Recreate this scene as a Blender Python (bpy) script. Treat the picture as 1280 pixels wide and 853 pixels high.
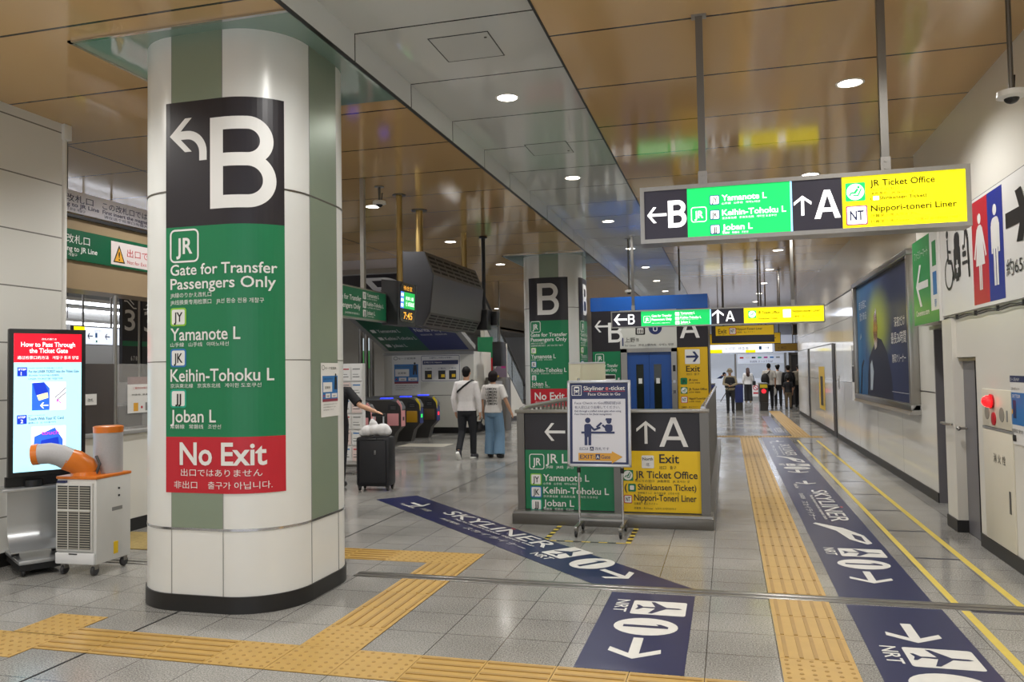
import bpy, bmesh, math, random
import numpy as np
from mathutils import Vector, Matrix

for _o in list(bpy.data.objects):
    bpy.data.objects.remove(_o)
random.seed(7)
SC = bpy.context.scene
COL = SC.collection
PI = math.pi

# ---------------------------------------------------------------- camera
CAM_H = 1.62
cam_d = bpy.data.cameras.new('camera')
cam = bpy.data.objects.new('camera', cam_d)
COL.objects.link(cam)
cam_d.sensor_fit = 'HORIZONTAL'
cam_d.sensor_width = 36.0
cam_d.lens = 36.0 * 1000.0 / 1280.0
cam_d.clip_start = 0.05
cam_d.clip_end = 200
_yaw, _pit, _rol = -0.262146, 0.0373037, -0.0161511
_fw = Vector((math.sin(_yaw) * math.cos(_pit), math.cos(_yaw) * math.cos(_pit), math.sin(_pit)))
_rt = Vector((math.cos(_yaw), -math.sin(_yaw), 0))
_up = _rt.cross(_fw)
_r2 = _rt * math.cos(_rol) + _up * math.sin(_rol)
_u2 = -_rt * math.sin(_rol) + _up * math.cos(_rol)
_m = Matrix((_r2, _u2, -_fw)).transposed().to_4x4()
_m.translation = Vector((0, 0, CAM_H))
cam.matrix_world = _m
SC.camera = cam

# ---------------------------------------------------------------- world, view
w = bpy.data.worlds.new('world')
SC.world = w
w.use_nodes = True
w.node_tree.nodes['Background'].inputs[0].default_value = (0.92, 0.95, 1.0, 1)
w.node_tree.nodes['Background'].inputs[1].default_value = 1.25
SC.view_settings.view_transform = 'Standard'
SC.view_settings.look = 'None'
SC.view_settings.exposure = 0.0
SC.view_settings.gamma = 1.0
SC.view_settings.use_curve_mapping = False
SC.cycles.use_denoising = True
SC.cycles.max_bounces = 8
SC.cycles.diffuse_bounces = 4
SC.cycles.glossy_bounces = 4
SC.cycles.sample_clamp_indirect = 6.0
SC.cycles.caustics_reflective = False
SC.cycles.caustics_refractive = False
LAMP_W = 172.0      # watts of every ceiling downlight

# ---------------------------------------------------------------- materials
def srgb(h):
    h = h.lstrip('#')
    c = [int(h[i:i + 2], 16) / 255 for i in (0, 2, 4)]
    return tuple((x / 12.92 if x <= 0.04045 else ((x + 0.055) / 1.055) ** 2.4) for x in c) + (1.0,)

_mats = {}
def M(name, hx=None, rough=0.5, metal=0.0, emit=0.0, spec=0.5, alpha=1.0, trans=0.0):
    if name in _mats:
        return _mats[name]
    m = bpy.data.materials.new(name)
    m.use_nodes = True
    b = m.node_tree.nodes['Principled BSDF']
    b.inputs['Base Color'].default_value = srgb(hx)
    b.inputs['Roughness'].default_value = rough
    b.inputs['Metallic'].default_value = metal
    b.inputs['Specular IOR Level'].default_value = spec
    if emit:
        b.inputs['Emission Color'].default_value = srgb(hx)
        b.inputs['Emission Strength'].default_value = emit
    if trans:
        b.inputs['Transmission Weight'].default_value = trans
    b.inputs['Alpha'].default_value = alpha
    _mats[name] = m
    return m

def nd(m, t, **kw):
    n = m.node_tree.nodes.new(t)
    for k, v in kw.items():
        setattr(n, k, v)
    return n

def lk(m, a, b):
    m.node_tree.links.new(a, b)

def vary(m, scale=3.0, amt=0.06, bump=0.0, stretch=(1, 1, 1), rough_amt=0.0):
    """gentle procedural variation of the base colour, optional bump and roughness"""
    b = m.node_tree.nodes['Principled BSDF']
    g = nd(m, 'ShaderNodeNewGeometry')
    mp = nd(m, 'ShaderNodeMapping')
    mp.inputs['Scale'].default_value = stretch
    lk(m, g.outputs['Position'], mp.inputs['Vector'])
    n = nd(m, 'ShaderNodeTexNoise')
    n.inputs['Scale'].default_value = scale
    n.inputs['Detail'].default_value = 4
    lk(m, mp.outputs['Vector'], n.inputs['Vector'])
    base = tuple(b.inputs['Base Color'].default_value)
    mx = nd(m, 'ShaderNodeMix', data_type='RGBA')
    mx.inputs[6].default_value = tuple(c * (1 - amt) for c in base[:3]) + (1,)
    mx.inputs[7].default_value = tuple(min(1, c * (1 + amt)) for c in base[:3]) + (1,)
    lk(m, n.outputs['Fac'], mx.inputs[0])
    lk(m, mx.outputs[2], b.inputs['Base Color'])
    if bump:
        bp = nd(m, 'ShaderNodeBump')
        bp.inputs['Strength'].default_value = bump
        bp.inputs['Distance'].default_value = 0.01
        lk(m, n.outputs['Fac'], bp.inputs['Height'])
        lk(m, bp.outputs['Normal'], b.inputs['Normal'])
    if rough_amt:
        mr = nd(m, 'ShaderNodeMapRange')
        r = b.inputs['Roughness'].default_value
        mr.inputs[3].default_value = max(0.02, r - rough_amt)
        mr.inputs[4].default_value = r + rough_amt
        lk(m, n.outputs['Fac'], mr.inputs[0])
        lk(m, mr.outputs[0], b.inputs['Roughness'])
    return m

def grid_mat(name, hx, seam_hx, axes, size, off, joint, rough, metal=0.0, tint=0.05, speckle=None, bump=0.0, spec=0.5):
    """panels or tiles with thin joints, laid out in metres on two world axes"""
    m = M(name, hx, rough, metal, spec=spec)
    b = m.node_tree.nodes['Principled BSDF']
    g = nd(m, 'ShaderNodeNewGeometry')
    sp = nd(m, 'ShaderNodeSeparateXYZ')
    lk(m, g.outputs['Position'], sp.inputs[0])
    cb = nd(m, 'ShaderNodeCombineXYZ')
    for i, ax in enumerate(axes):
        ad = nd(m, 'ShaderNodeMath', operation='ADD')
        ad.inputs[1].default_value = -off[i] + 200 * size[i]
        lk(m, sp.outputs['XYZ'.index(ax)], ad.inputs[0])
        lk(m, ad.outputs[0], cb.inputs[i])
    br = nd(m, 'ShaderNodeTexBrick', offset=0.0, squash=1.0)
    br.inputs['Scale'].default_value = 1.0
    br.inputs['Brick Width'].default_value = size[0]
    br.inputs['Row Height'].default_value = size[1]
    br.inputs['Mortar Size'].default_value = joint
    br.inputs['Mortar Smooth'].default_value = 0.0
    base = srgb(hx)
    br.inputs['Color1'].default_value = tuple(c * (1 - tint) for c in base[:3]) + (1,)
    br.inputs['Color2'].default_value = tuple(min(1, c * (1 + tint)) for c in base[:3]) + (1,)
    br.inputs['Mortar'].default_value = srgb(seam_hx)
    lk(m, cb.outputs[0], br.inputs['Vector'])
    out = br.outputs['Color']
    if speckle:
        sc_, lo, hi = speckle
        n = nd(m, 'ShaderNodeTexNoise')
        n.inputs['Scale'].default_value = sc_
        n.inputs['Detail'].default_value = 3
        n.inputs['Roughness'].default_value = 0.7
        lk(m, g.outputs['Position'], n.inputs['Vector'])
        n2 = nd(m, 'ShaderNodeTexNoise')
        n2.inputs['Scale'].default_value = 0.9
        n2.inputs['Detail'].default_value = 5
        lk(m, g.outputs['Position'], n2.inputs['Vector'])
        ad = nd(m, 'ShaderNodeMath', operation='MULTIPLY_ADD')
        ad.inputs[1].default_value = 0.25
        lk(m, n2.outputs['Fac'], ad.inputs[0])
        lk(m, n.outputs['Fac'], ad.inputs[2])
        mr = nd(m, 'ShaderNodeMapRange')
        mr.inputs[1].default_value = 0.47
        mr.inputs[2].default_value = 0.72
        mr.inputs[3].default_value = lo
        mr.inputs[4].default_value = hi
        lk(m, ad.outputs[0], mr.inputs[0])
        mx = nd(m, 'ShaderNodeMix', data_type='RGBA', blend_type='MULTIPLY')
        mx.inputs[0].default_value = 1.0
        lk(m, out, mx.inputs[6])
        lk(m, mr.outputs[0], mx.inputs[7])
        out = mx.outputs[2]
        mr2 = nd(m, 'ShaderNodeMapRange')
        mr2.inputs[1].default_value = 0.3
        mr2.inputs[2].default_value = 0.7
        mr2.inputs[3].default_value = rough - 0.06
        mr2.inputs[4].default_value = rough + 0.08
        lk(m, n2.outputs['Fac'], mr2.inputs[0])
        lk(m, mr2.outputs[0], b.inputs['Roughness'])
    lk(m, out, b.inputs['Base Color'])
    if bump:
        n = nd(m, 'ShaderNodeTexNoise')
        n.inputs['Scale'].default_value = 1.6
        n.inputs['Detail'].default_value = 2
        lk(m, g.outputs['Position'], n.inputs['Vector'])
        bp = nd(m, 'ShaderNodeBump')
        bp.inputs['Strength'].default_value = bump
        bp.inputs['Distance'].default_value = 0.02
        lk(m, n.outputs['Fac'], bp.inputs['Height'])
        lk(m, bp.outputs['Normal'], b.inputs['Normal'])
    return m

FLOOR = grid_mat('granite_tile', '#9E9C97', '#3C3B39', 'XY', (0.392, 0.392), (-0.155, 4.34), 0.0027, 0.16,
                 tint=0.05, speckle=(110, 0.34, 1.22), spec=0.6)
CEIL_BROWN = grid_mat('brown_ceiling_panel', '#CCA976', '#15100B', 'YX', (1.148, 9.5), (5.62, -6.6), 0.012, 0.09, tint=0.03, bump=0.04, spec=0.7)
CEIL_GREY = grid_mat('grey_ceiling_panel', '#D2D5D3', '#22211F', 'YX', (1.148, 40.0), (5.62, -20.0), 0.010, 0.09, tint=0.02, bump=0.035, spec=0.6)
FASCIA = grid_mat('fascia_panel', '#DDE0E0', '#1E1E1E', 'YZ', (1.148, 40), (5.62, -20), 0.008, 0.25, tint=0.02)
WALL_W = grid_mat('white_enamel_wall', '#E2DFD6', '#8A857C', 'YZ', (1.9, 1.28), (10.36, 0.0), 0.005, 0.09, tint=0.015, spec=0.6)
WALL_N = vary(M('white_enamel_panel', '#DEDBD2', 0.3), 2.0, 0.03)
WALL_UP = vary(M('beige_metal_wall', '#CFC8B8', 0.22, 0.35), 1.4, 0.05, stretch=(1, 1, 0.3))
WALL_LEFT = grid_mat('white_wall_panel', '#DDDCD6', '#77756F', 'YZ', (3.0, 0.505), (6.3, 0.93), 0.006, 0.35, tint=0.015)
SKIRT = M('black_skirting', '#1E1D1D', 0.4)
DARK = M('dark_grey_paint', '#3C3B3D', 0.4)
DARKER = M('charcoal_paint', '#2A2A2D', 0.45)
STEEL = vary(M('brushed_steel', '#A6A39E', 0.28, 0.9), 40, 0.08, stretch=(1, 1, 0.05))
STEEL_D = M('dull_steel', '#77746F', 0.35, 0.85)
CHROME = M('chrome', '#D0D0D2', 0.12, 1.0)
BLACK = M('black_plastic', '#151517', 0.4)
BLACKM = M('matte_black', '#0E0E10', 0.7)
WHITE = M('white_plastic', '#E8E7E2', 0.35)
GREYPL = M('grey_plastic', '#9A9A98', 0.4)
LIT = M('lamp_lens', '#FFF6E8', 0.5, emit=14)
PILLAR_W = vary(M('pillar_white_metal', '#E4E5E2', 0.3, 0.08), 5, 0.03)
PILLAR_G = vary(M('pillar_green_metal', '#8E9C8A', 0.3, 0.3), 5, 0.04)
GLASSG = M('green_ceiling_glass', '#86A098', 0.06, 0.1, spec=0.9)
# printed sign colours
S_BLACK = M('sign_black', '#231F25', 0.35)
S_GREEN = M('sign_green', '#10774B', 0.35)
S_RED = M('sign_red', '#BE1F2E', 0.35)
S_WHITE = M('sign_white', '#E6E5E2', 0.35)
S_YEL = M('sign_yellow', '#EFC615', 0.35)
S_INK = M('sign_ink', '#22201E', 0.4)
S_LIME = M('badge_lime', '#8DC63F', 0.4)
S_BLUE = M('badge_blue', '#2E75B8', 0.4)
S_TEAL = M('badge_teal', '#19A78A', 0.4)
S_NAVY = M('sign_navy', '#26305F', 0.35)
S_GREY = M('sign_grey', '#8C8C8A', 0.4)
S_MAG = M('sign_magenta', '#C0308C', 0.4)
S_ORANGE = M('sign_orange', '#E0A63A', 0.4)
# back-lit sign colours
E_BLACK = M('lit_sign_dark', '#2B2834', 0.3, emit=0.35)
E_GREEN = M('lit_sign_green', '#0FCB63', 0.3, emit=0.95)
E_YEL = M('lit_sign_yellow', '#FFEE0A', 0.3, emit=0.95)
E_WHITE = M('lit_sign_white', '#FFFFFF', 0.3, emit=1.3)
E_INK = M('lit_sign_ink', '#2A2808', 0.5, spec=.1)
# floor
NAVY = vary(M('navy_floor_sticker', '#1F244E', 0.3), 12, 0.12)
F_WHITE = vary(M('white_floor_print', '#DEDCD6', 0.35), 14, 0.08)
F_RED = M('red_floor_print', '#C2313A', 0.35)
TAPE = vary(M('yellow_floor_tape', '#D8C054', 0.45), 9, 0.15)
TACT = vary(M('tactile_yellow', '#BB9750', 0.45), 7, 0.12)
TACT_D = vary(M('tactile_ridge', '#A68446', 0.5), 9, 0.12)

# ---------------------------------------------------------------- mesh helpers
def link(o, parent=None):
    COL.objects.link(o)
    if parent is not None:
        o.parent = parent
    return o

def tag(o, label=None, cat=None, group=None, kind=None):
    if label: o['label'] = label
    if cat: o['category'] = cat
    if group: o['group'] = group
    if kind: o['kind'] = kind
    return o

def thing(name, label, cat, loc=(0, 0, 0), rz=0.0, group=None):
    o = bpy.data.objects.new(name, None)
    o.empty_display_size = 0.1
    o.location = loc
    o.rotation_euler = (0, 0, rz)
    link(o)
    return tag(o, label, cat, group)

class MB:
    """collects shapes; build() makes ONE mesh object"""
    def __init__(self):
        self.bm = bmesh.new()
    def box(self, x0, y0, z0, x1, y1, z1, bevel=0.0):
        x0, x1 = min(x0, x1), max(x0, x1); y0, y1 = min(y0, y1), max(y0, y1); z0, z1 = min(z0, z1), max(z0, z1)
        r = bmesh.ops.create_cube(self.bm, size=1.0)
        vs = r['verts']
        for v in vs:
            v.co = Vector((x0 if v.co.x < 0 else x1, y0 if v.co.y < 0 else y1, z0 if v.co.z < 0 else z1))
        if bevel:
            es = list({e for v in vs for e in v.link_edges})
            bmesh.ops.bevel(self.bm, geom=es, offset=bevel, segments=2, affect='EDGES', profile=0.5)
        return self
    def prism(self, pts, axis, a, b):
        """polygon extruded along axis 'x','y' or 'z' from a to b; pts are the two other coordinates in order"""
        def P(p, t):
            return {'x': Vector((t, p[0], p[1])), 'y': Vector((p[0], t, p[1])), 'z': Vector((p[0], p[1], t))}[axis]
        A = [self.bm.verts.new(P(p, a)) for p in pts]
        B = [self.bm.verts.new(P(p, b)) for p in pts]
        n = len(pts)
        fs = [self.bm.faces.new(A), self.bm.faces.new(list(reversed(B)))]
        for i in range(n):
            fs.append(self.bm.faces.new((A[i], B[i], B[(i + 1) % n], A[(i + 1) % n])))
        bmesh.ops.recalc_face_normals(self.bm, faces=fs)
        return self
    def cyl(self, p0, p1, r0, r1=None, n=20):
        r1 = r0 if r1 is None else r1
        return self.tube([p0, p1], [r0, r1], n)
    def tube(self, pts, rad, n=12, cap=True, closed=False):
        pts = [Vector(p) for p in pts]
        if not hasattr(rad, '__len__'): rad = [rad] * len(pts)
        rings = []
        up = None
        for i, p in enumerate(pts):
            if closed:
                d = pts[(i + 1) % len(pts)] - pts[i - 1]
            else:
                d = pts[min(i + 1, len(pts) - 1)] - pts[max(i - 1, 0)]
            if d.length < 1e-9: d = Vector((0, 0, 1))
            d.normalize()
            if up is None:
                up = Vector((0, 0, 1)) if abs(d.z) < 0.9 else Vector((1, 0, 0))
            a = d.cross(up).normalized(); b = a.cross(d).normalized(); up = b
            rings.append([self.bm.verts.new(p + (a * math.cos(2 * PI * k / n) + b * math.sin(2 * PI * k / n)) * rad[i]) for k in range(n)])
        fs = []
        m = len(rings)
        for i in range(m if closed else m - 1):
            A, B = rings[i], rings[(i + 1) % m]
            for k in range(n):
                fs.append(self.bm.faces.new((A[k], A[(k + 1) % n], B[(k + 1) % n], B[k])))
        if cap and not closed:
            fs.append(self.bm.faces.new(list(reversed(rings[0])))); fs.append(self.bm.faces.new(rings[-1]))
        bmesh.ops.recalc_face_normals(self.bm, faces=fs)
        return self
    def lathe(self, prof, cx=0, cy=0, n=28, axis='z', cap=True):
        rings = []
        for r, t in prof:
            ring = []
            for k in range(n):
                a = 2 * PI * k / n
                c, s = r * math.cos(a), r * math.sin(a)
                ring.append(self.bm.verts.new({'z': (cx + c, cy + s, t), 'x': (t, cx + c, cy + s), 'y': (cx + c, t, cy + s)}[axis]))
            rings.append(ring)
        fs = []
        for A, B in zip(rings, rings[1:]):
            for k in range(n):
                fs.append(self.bm.faces.new((A[k], A[(k + 1) % n], B[(k + 1) % n], B[k])))
        if cap:
            fs.append(self.bm.faces.new(list(reversed(rings[0])))); fs.append(self.bm.faces.new(rings[-1]))
        bmesh.ops.recalc_face_normals(self.bm, faces=fs)
        return self
    def ball(self, c, rx, ry=None, rz=None, u=16, v=10):
        ry = rx if ry is None else ry; rz = rx if rz is None else rz
        r = bmesh.ops.create_uvsphere(self.bm, u_segments=u, v_segments=v, radius=1.0)
        for q in r['verts']:
            q.co = Vector((c[0] + q.co.x * rx, c[1] + q.co.y * ry, c[2] + q.co.z * rz))
        return self
    def quad(self, *ps):
        self.bm.faces.new([self.bm.verts.new(p) for p in ps])
        return self
    def build(self, name, mat, parent=None, smooth=True, angle=35, xf=None):
        me = bpy.data.meshes.new(name)
        if xf is not None:
            bmesh.ops.transform(self.bm, matrix=xf, verts=self.bm.verts)
        self.bm.to_mesh(me); self.bm.free()
        if smooth:
            for p in me.polygons: p.use_smooth = True
            me.set_sharp_from_angle(angle=math.radians(angle))
        me.materials.append(mat)
        o = bpy.data.objects.new(name, me)
        return link(o, parent)

def struct(name, mb, mat):
    return tag(mb.build(name, mat), kind='structure')

def copy_tree(o, parent=None):
    c = o.copy(); COL.objects.link(c)
    if parent is not None: c.parent = parent
    for ch in list(o.children): copy_tree(ch, c)
    return c

# ---------------------------------------------------------------- lettering
_tc = {}
def text_mesh(s, bold=0.0):
    bold = min(bold, .02) if max(map(ord, s)) < 0x2E80 else 0.0
    k = (s, bold)
    if k not in _tc:
        c = bpy.data.curves.new('lettering', 'FONT')
        c.body = s; c.size = 1.0; c.resolution_u = 3 if len(s) > 3 else 8; c.offset = bold
        o = bpy.data.objects.new('lettering', c); COL.objects.link(o)
        dg = bpy.context.evaluated_depsgraph_get()
        me = bpy.data.meshes.new_from_object(o.evaluated_get(dg))
        V = [(v.co.x, v.co.y) for v in me.vertices]; F = [tuple(p.vertices) for p in me.polygons]
        x0 = min(v[0] for v in V); x1 = max(v[0] for v in V)
        _tc[k] = ([(x - x0, y) for x, y in V], F, x1 - x0)
        bpy.data.objects.remove(o); bpy.data.curves.remove(c); bpy.data.meshes.remove(me)
    return _tc[k]

class Panel:
    """flat (or wrapped) printed face: u to the right, v up, in metres; every (part, material) pair becomes one mesh"""
    def __init__(s, o=(0, 0, 0), u=(1, 0, 0), v=(0, 0, 1), warp=None, step=0.04, lift=0.0008):
        s.O = Vector(o); s.U = Vector(u).normalized(); s.V = Vector(v).normalized(); s.N = s.U.cross(s.V)
        s.warp = warp; s.step = step; s.lift = lift; s.d = {}
    def raw(s, part, mat, V, F, lv):
        vs, fs = s.d.setdefault((part, mat.name), ([], []))
        n = len(vs); s.n_op = getattr(s, 'n_op', 0) + 1
        vs.extend((a, b, lv * s.lift + s.n_op * 4e-5) for a, b in V)
        fs.extend(tuple(i + n for i in f) for f in F)
        return s
    def poly(s, part, mat, pts, lv=1):
        return s.raw(part, mat, pts, [tuple(range(len(pts)))], lv)
    def rect(s, part, mat, u0, v0, u1, v1, lv=1):
        return s.poly(part, mat, [(u0, v0), (u1, v0), (u1, v1), (u0, v1)], lv)
    def rr(s, part, mat, u0, v0, u1, v1, r, lv=1):
        return s.poly(part, mat, s._rr(u0, v0, u1, v1, r), lv)
    @staticmethod
    def _rr(u0, v0, u1, v1, r, n=4):
        p = []
        for cx, cy, a0 in ((u1 - r, v0 + r, -90), (u1 - r, v1 - r, 0), (u0 + r, v1 - r, 90), (u0 + r, v0 + r, 180)):
            for k in range(n + 1):
                a = math.radians(a0 + 90 * k / n); p.append((cx + r * math.cos(a), cy + r * math.sin(a)))
        return p
    def ring(s, part, mat, u0, v0, u1, v1, r, t, lv=1):
        A = s._rr(u0, v0, u1, v1, r); B = s._rr(u0 + t, v0 + t, u1 - t, v1 - t, max(r - t, 0.0005)); n = len(A)
        return s.raw(part, mat, A + B, [(i, (i + 1) % n, n + (i + 1) % n, n + i) for i in range(n)], lv)
    def disc(s, part, mat, cu, cv, r, lv=1, n=28, ry=None):
        ry = ry or r
        return s.poly(part, mat, [(cu + r * math.cos(2 * PI * k / n), cv + ry * math.sin(2 * PI * k / n)) for k in range(n)], lv)
    def bar(s, part, mat, p, q, t, lv=1):
        d = Vector((q[0] - p[0], q[1] - p[1])); d.normalize(); n = Vector((-d.y, d.x)) * t / 2
        return s.poly(part, mat, [(p[0] - n.x, p[1] - n.y), (q[0] - n.x, q[1] - n.y), (q[0] + n.x, q[1] + n.y), (p[0] + n.x, p[1] + n.y)], lv)
    def text(s, part, mat, t, u, v, h, w=None, align='l', lv=3, bold=0.012):
        """h = height of a capital letter; w = width the line is fitted to"""
        V, F, W = text_mesh(t, bold)
        k = h / (0.9 if max(map(ord, t)) > 0x2E80 else 0.69)
        if k * 0.9 > h * 1.02: pass
        kx = (w / W) if w else k
        wd = W * kx
        if align == 'c': u -= wd / 2
        if align == 'r': u -= wd
        return s.raw(part, mat, [(u + a * kx, v + b * k) for a, b in V], F, lv)
    def arrow(s, part, mat, cu, cv, size, deg, t=None, lv=2):
        """open-headed arrow of total length size pointing along deg"""
        t = t or size * 0.15
        c, sn = math.cos(math.radians(deg)), math.sin(math.radians(deg))
        R = lambda x, y: (cu + x * c - y * sn, cv + x * sn + y * c)
        L = size / 2; hd = size * 0.42
        q = t * 0.72
        pts = [R(-L, -t / 2), R(L - 1.45 * t, -t / 2), R(L - hd - q * .6, -hd + q * .1), R(L - hd + q * .9, -hd), R(L, 0), R(L - hd + q * .9, hd), R(L - hd - q * .6, hd - q * .1), R(L - 1.45 * t, t / 2), R(-L, t / 2)]
        return s.poly(part, mat, pts, lv)
    def strip(s, part, mat, A, B, lv=2):
        n = len(A)
        return s.raw(part, mat, list(A) + list(B), [(i, i + 1, n + i + 1, n + i) for i in range(n - 1)], lv)
    def big_b(s, part, mat, u, v, w, h, t, lv=2):
        """bold grotesque capital B: stem and two bowls"""
        s.rect(part, mat, u, v, u + t * .98, v + h, lv)
        m = v + h * .53
        for (v0, v1, ww) in ((v, m + t * .42, w), (m - t * .42, v + h, w * .96)):
            r = (v1 - v0) / 2; cy = (v0 + v1) / 2; cx = u + ww - r
            O = [(u + t * .5, v0)] + [(cx + r * math.sin(a), cy - r * math.cos(a)) for a in [PI * k / 24 for k in range(25)]] + [(u + t * .5, v1)]
            ri = r - t * .86
            I = [(u + t * .5, v0 + t * .86)] + [(cx + ri * math.sin(a), cy - ri * math.cos(a)) for a in [PI * k / 24 for k in range(25)]] + [(u + t * .5, v1 - t * .86)]
            s.strip(part, mat, O, I, lv)
        return s
    def big_a(s, part, mat, u, v, w, h, t, lv=2):
        """bold grotesque capital A"""
        c = u + w / 2
        s.poly(part, mat, [(u, v), (u + t * 1.08, v), (c + t * .02, v + h * .82), (c + t * .02, v + h), (c - t * .56, v + h)], lv)
        s.poly(part, mat, [(u + w, v), (c + t * .56, v + h), (c + t * .02, v + h), (c + t * .02, v + h * .82), (u + w - t * 1.08, v)], lv)
        s.rect(part, mat, u + w * .24, v + h * .23, u + w * .76, v + h * .23 + t * .82, lv)
        return s
    def badge(s, u, v, sz, t, border, ink=S_INK, field=S_WHITE, lv=2):
        s.rr('line_badge', border, u, v, u + sz, v + sz, sz * 0.15, lv)
        s.rr('line_badge', field, u + sz * .09, v + sz * .09, u + sz * .91, v + sz * .91, sz * 0.09, lv + 1)
        s.text('badge_lettering', ink, t, u + sz / 2, v + sz * .25, sz * .5, w=sz * (.38 if t == 'JJ' else .56), align='c', lv=lv + 2, bold=0.02)
        return s
    def jr(s, u, v, sz, mat=S_WHITE, lv=2):
        s.ring('company_mark', mat, u, v, u + sz, v + sz, sz * .17, sz * .055, lv)
        s.text('company_mark', mat, 'JR', u + sz / 2, v + sz * .27, sz * .46, w=sz * .56, align='c', lv=lv, bold=0.035)
        return s
    def build(s, parent=None):
        out = []
        for (part, mn), (vs, fs) in s.d.items():
            bm = bmesh.new()
            B = [bm.verts.new(v) for v in vs]
            for f in fs:
                try: bm.faces.new([B[i] for i in f])
                except ValueError: pass
            if s.warp:
                bmesh.ops.triangulate(bm, faces=bm.faces[:])
                us = [v[0] for v in vs]; a = math.ceil(min(us) / s.step) * s.step
                while a < max(us):
                    bmesh.ops.bisect_plane(bm, geom=bm.verts[:] + bm.edges[:] + bm.faces[:], plane_co=(a, 0, 0), plane_no=(1, 0, 0))
                    a += s.step
                for v in bm.verts: v.co = s.warp(v.co.x, v.co.y, v.co.z)
            else:
                for v in bm.verts: v.co = s.O + s.U * v.co.x + s.V * v.co.y + s.N * v.co.z
            me = bpy.data.meshes.new(part); bm.to_mesh(me); bm.free()
            me.materials.append(bpy.data.materials[mn])
            out.append(link(bpy.data.objects.new(part, me), parent))
        return out

YAMA, KEI, JOB = '山手線   山手线   야마노테선', '京浜東北線   京滨东北线   게이힌 도호쿠선', '常磐線   常磐线   조반선'

def plane_icon(P, part, mat, cu, cv, s, lv=3):
    """airliner seen from above, nose up, s = length"""
    half = [(0, .5), (.045, .42), (.05, .16), (.42, -.12), (.42, -.2), (.05, -.08), (.035, -.34), (.17, -.44), (.17, -.5), (0, -.45)]
    pts = [(cu + x * s, cv + y * s) for x, y in half] + [(cu - x * s, cv + y * s) for x, y in reversed(half[1:-1])]
    P.poly(part, mat, pts, lv)

def seat_icon(P, u, v, sz, lv=2, ring=True, g=S_GREEN, wh=S_WHITE):
    P.rr('ticket_office_symbol', g, u, v, u + sz, v + sz, sz * .06, lv)
    P.disc('ticket_office_symbol', wh, u + sz * .5, v + sz * .5, sz * .44, lv + 1)
    m = g
    P.disc('ticket_office_symbol', m, u + sz * .66, v + sz * .74, sz * .07, lv + 2, n=12)
    P.bar('ticket_office_symbol', m, (u + sz * .62, v + sz * .66), (u + sz * .46, v + sz * .42), sz * .12, lv + 2)
    P.bar('ticket_office_symbol', m, (u + sz * .48, v + sz * .44), (u + sz * .3, v + sz * .46), sz * .09, lv + 2)
    P.bar('ticket_office_symbol', m, (u + sz * .31, v + sz * .47), (u + sz * .2, v + sz * .3), sz * .08, lv + 2)
    P.bar('ticket_office_symbol', m, (u + sz * .8, v + sz * .66), (u + sz * .62, v + sz * .28), sz * .07, lv + 2)
    P.bar('ticket_office_symbol', m, (u + sz * .64, v + sz * .28), (u + sz * .38, v + sz * .3), sz * .07, lv + 2)

# ================================================================ STRUCTURE
struct('floor', MB().box(-16, -4, -0.1, 3.4, 46, 0), FLOOR)
CZ, GZ = 4.05, 4.262
XB, XR, XW, XN = -2.735, -1.2, 2.35, 2.15
struct('ceiling_left', MB().box(-10, -4, CZ, XB - .022, 46, CZ + .08), CEIL_BROWN)
struct('ceiling_centre', MB().box(XB, -4, GZ, XR, 46, GZ + .08), CEIL_GREY)
struct('ceiling_right', MB().box(XR, -4, CZ, 3.4, 46, CZ + .08), CEIL_BROWN)
struct('trim_1', MB().box(XB - .02, -4, CZ - .004, XB, 46, GZ), FASCIA)            # lit upstand of the raised strip
struct('trim_2', MB().box(XB - .034, -4, CZ - .012, XB - .0, 46, CZ - .004), BLACK)   # shadow gap along it
struct('trim_3', MB().box(XR - .004, -4, CZ - .006, XR + .012, 46, GZ), BLACK)

# right wall: near service wall, door recesses, long enamel wall
struct('wall_right', MB().box(XN, -4, 0, 2.7, 8.0, CZ).box(XN, 8.0, 1.68, 2.7, 8.6, CZ)       .box(XN, 8.6, 2.06, 2.7, 8.95, CZ).box(XN, 8.95, 2.06, 2.7, 10.12, CZ), WALL_N)
struct('wall_right_jamb', MB().box(2.11, 8.6, 0, 2.7, 8.95, 2.06), WALL_N)
struct('wall_right_far', MB().box(XW, 10.36, 0, 2.8, 29.0, 3.09), WALL_W)
struct('wall_right_upper', MB().box(XW + .004, 10.12, 3.10, 2.8, 29.0, CZ), WALL_UP)
struct('trim_4', MB().box(XW - .004, 10.36, 3.075, XW + .03, 29.0, 3.102), DARK)
struct('trim_5', MB().box(XN - .004, 3.0, 3.06, XN + .01, 8.95, 3.075), DARK)
struct('baseboard_right', MB().box(XN - .012, -4, 0, XN + .02, 8.0, .115).box(2.098, 8.59, 0, 2.2, 8.96, .115).box(XW - .012, 10.35, 0, XW + .02, 29.0, .115), SKIRT)
DOORG = M('door_grey', '#716F73', .35)
d1 = MB().box(2.46, 8.95, 0, 2.5, 10.36, 2.06).build('door_1', DOORG); tag(d1, 'dark grey double-leaf service door left of the white jamb', kind='structure')
MB().box(2.352, 10.345, 0, 2.5, 10.359, 2.06).build('frame', DOORG, d1)
MB().box(2.454, 9.98, 0, 2.462, 9.995, 2.06).build('leaf_joint', BLACK, d1)
MB().box(2.3, 8.96, 2.02, 2.46, 10.34, 2.058).build('head_closer', S_GREY, d1)
MB().tube([(2.1, 8.94, 1.03), (2.06, 8.9, 1.03), (2.06, 8.72, 1.03), (2.1, 8.66, 1.03)], .012, 8).build('handle', STEEL, d1)
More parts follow.
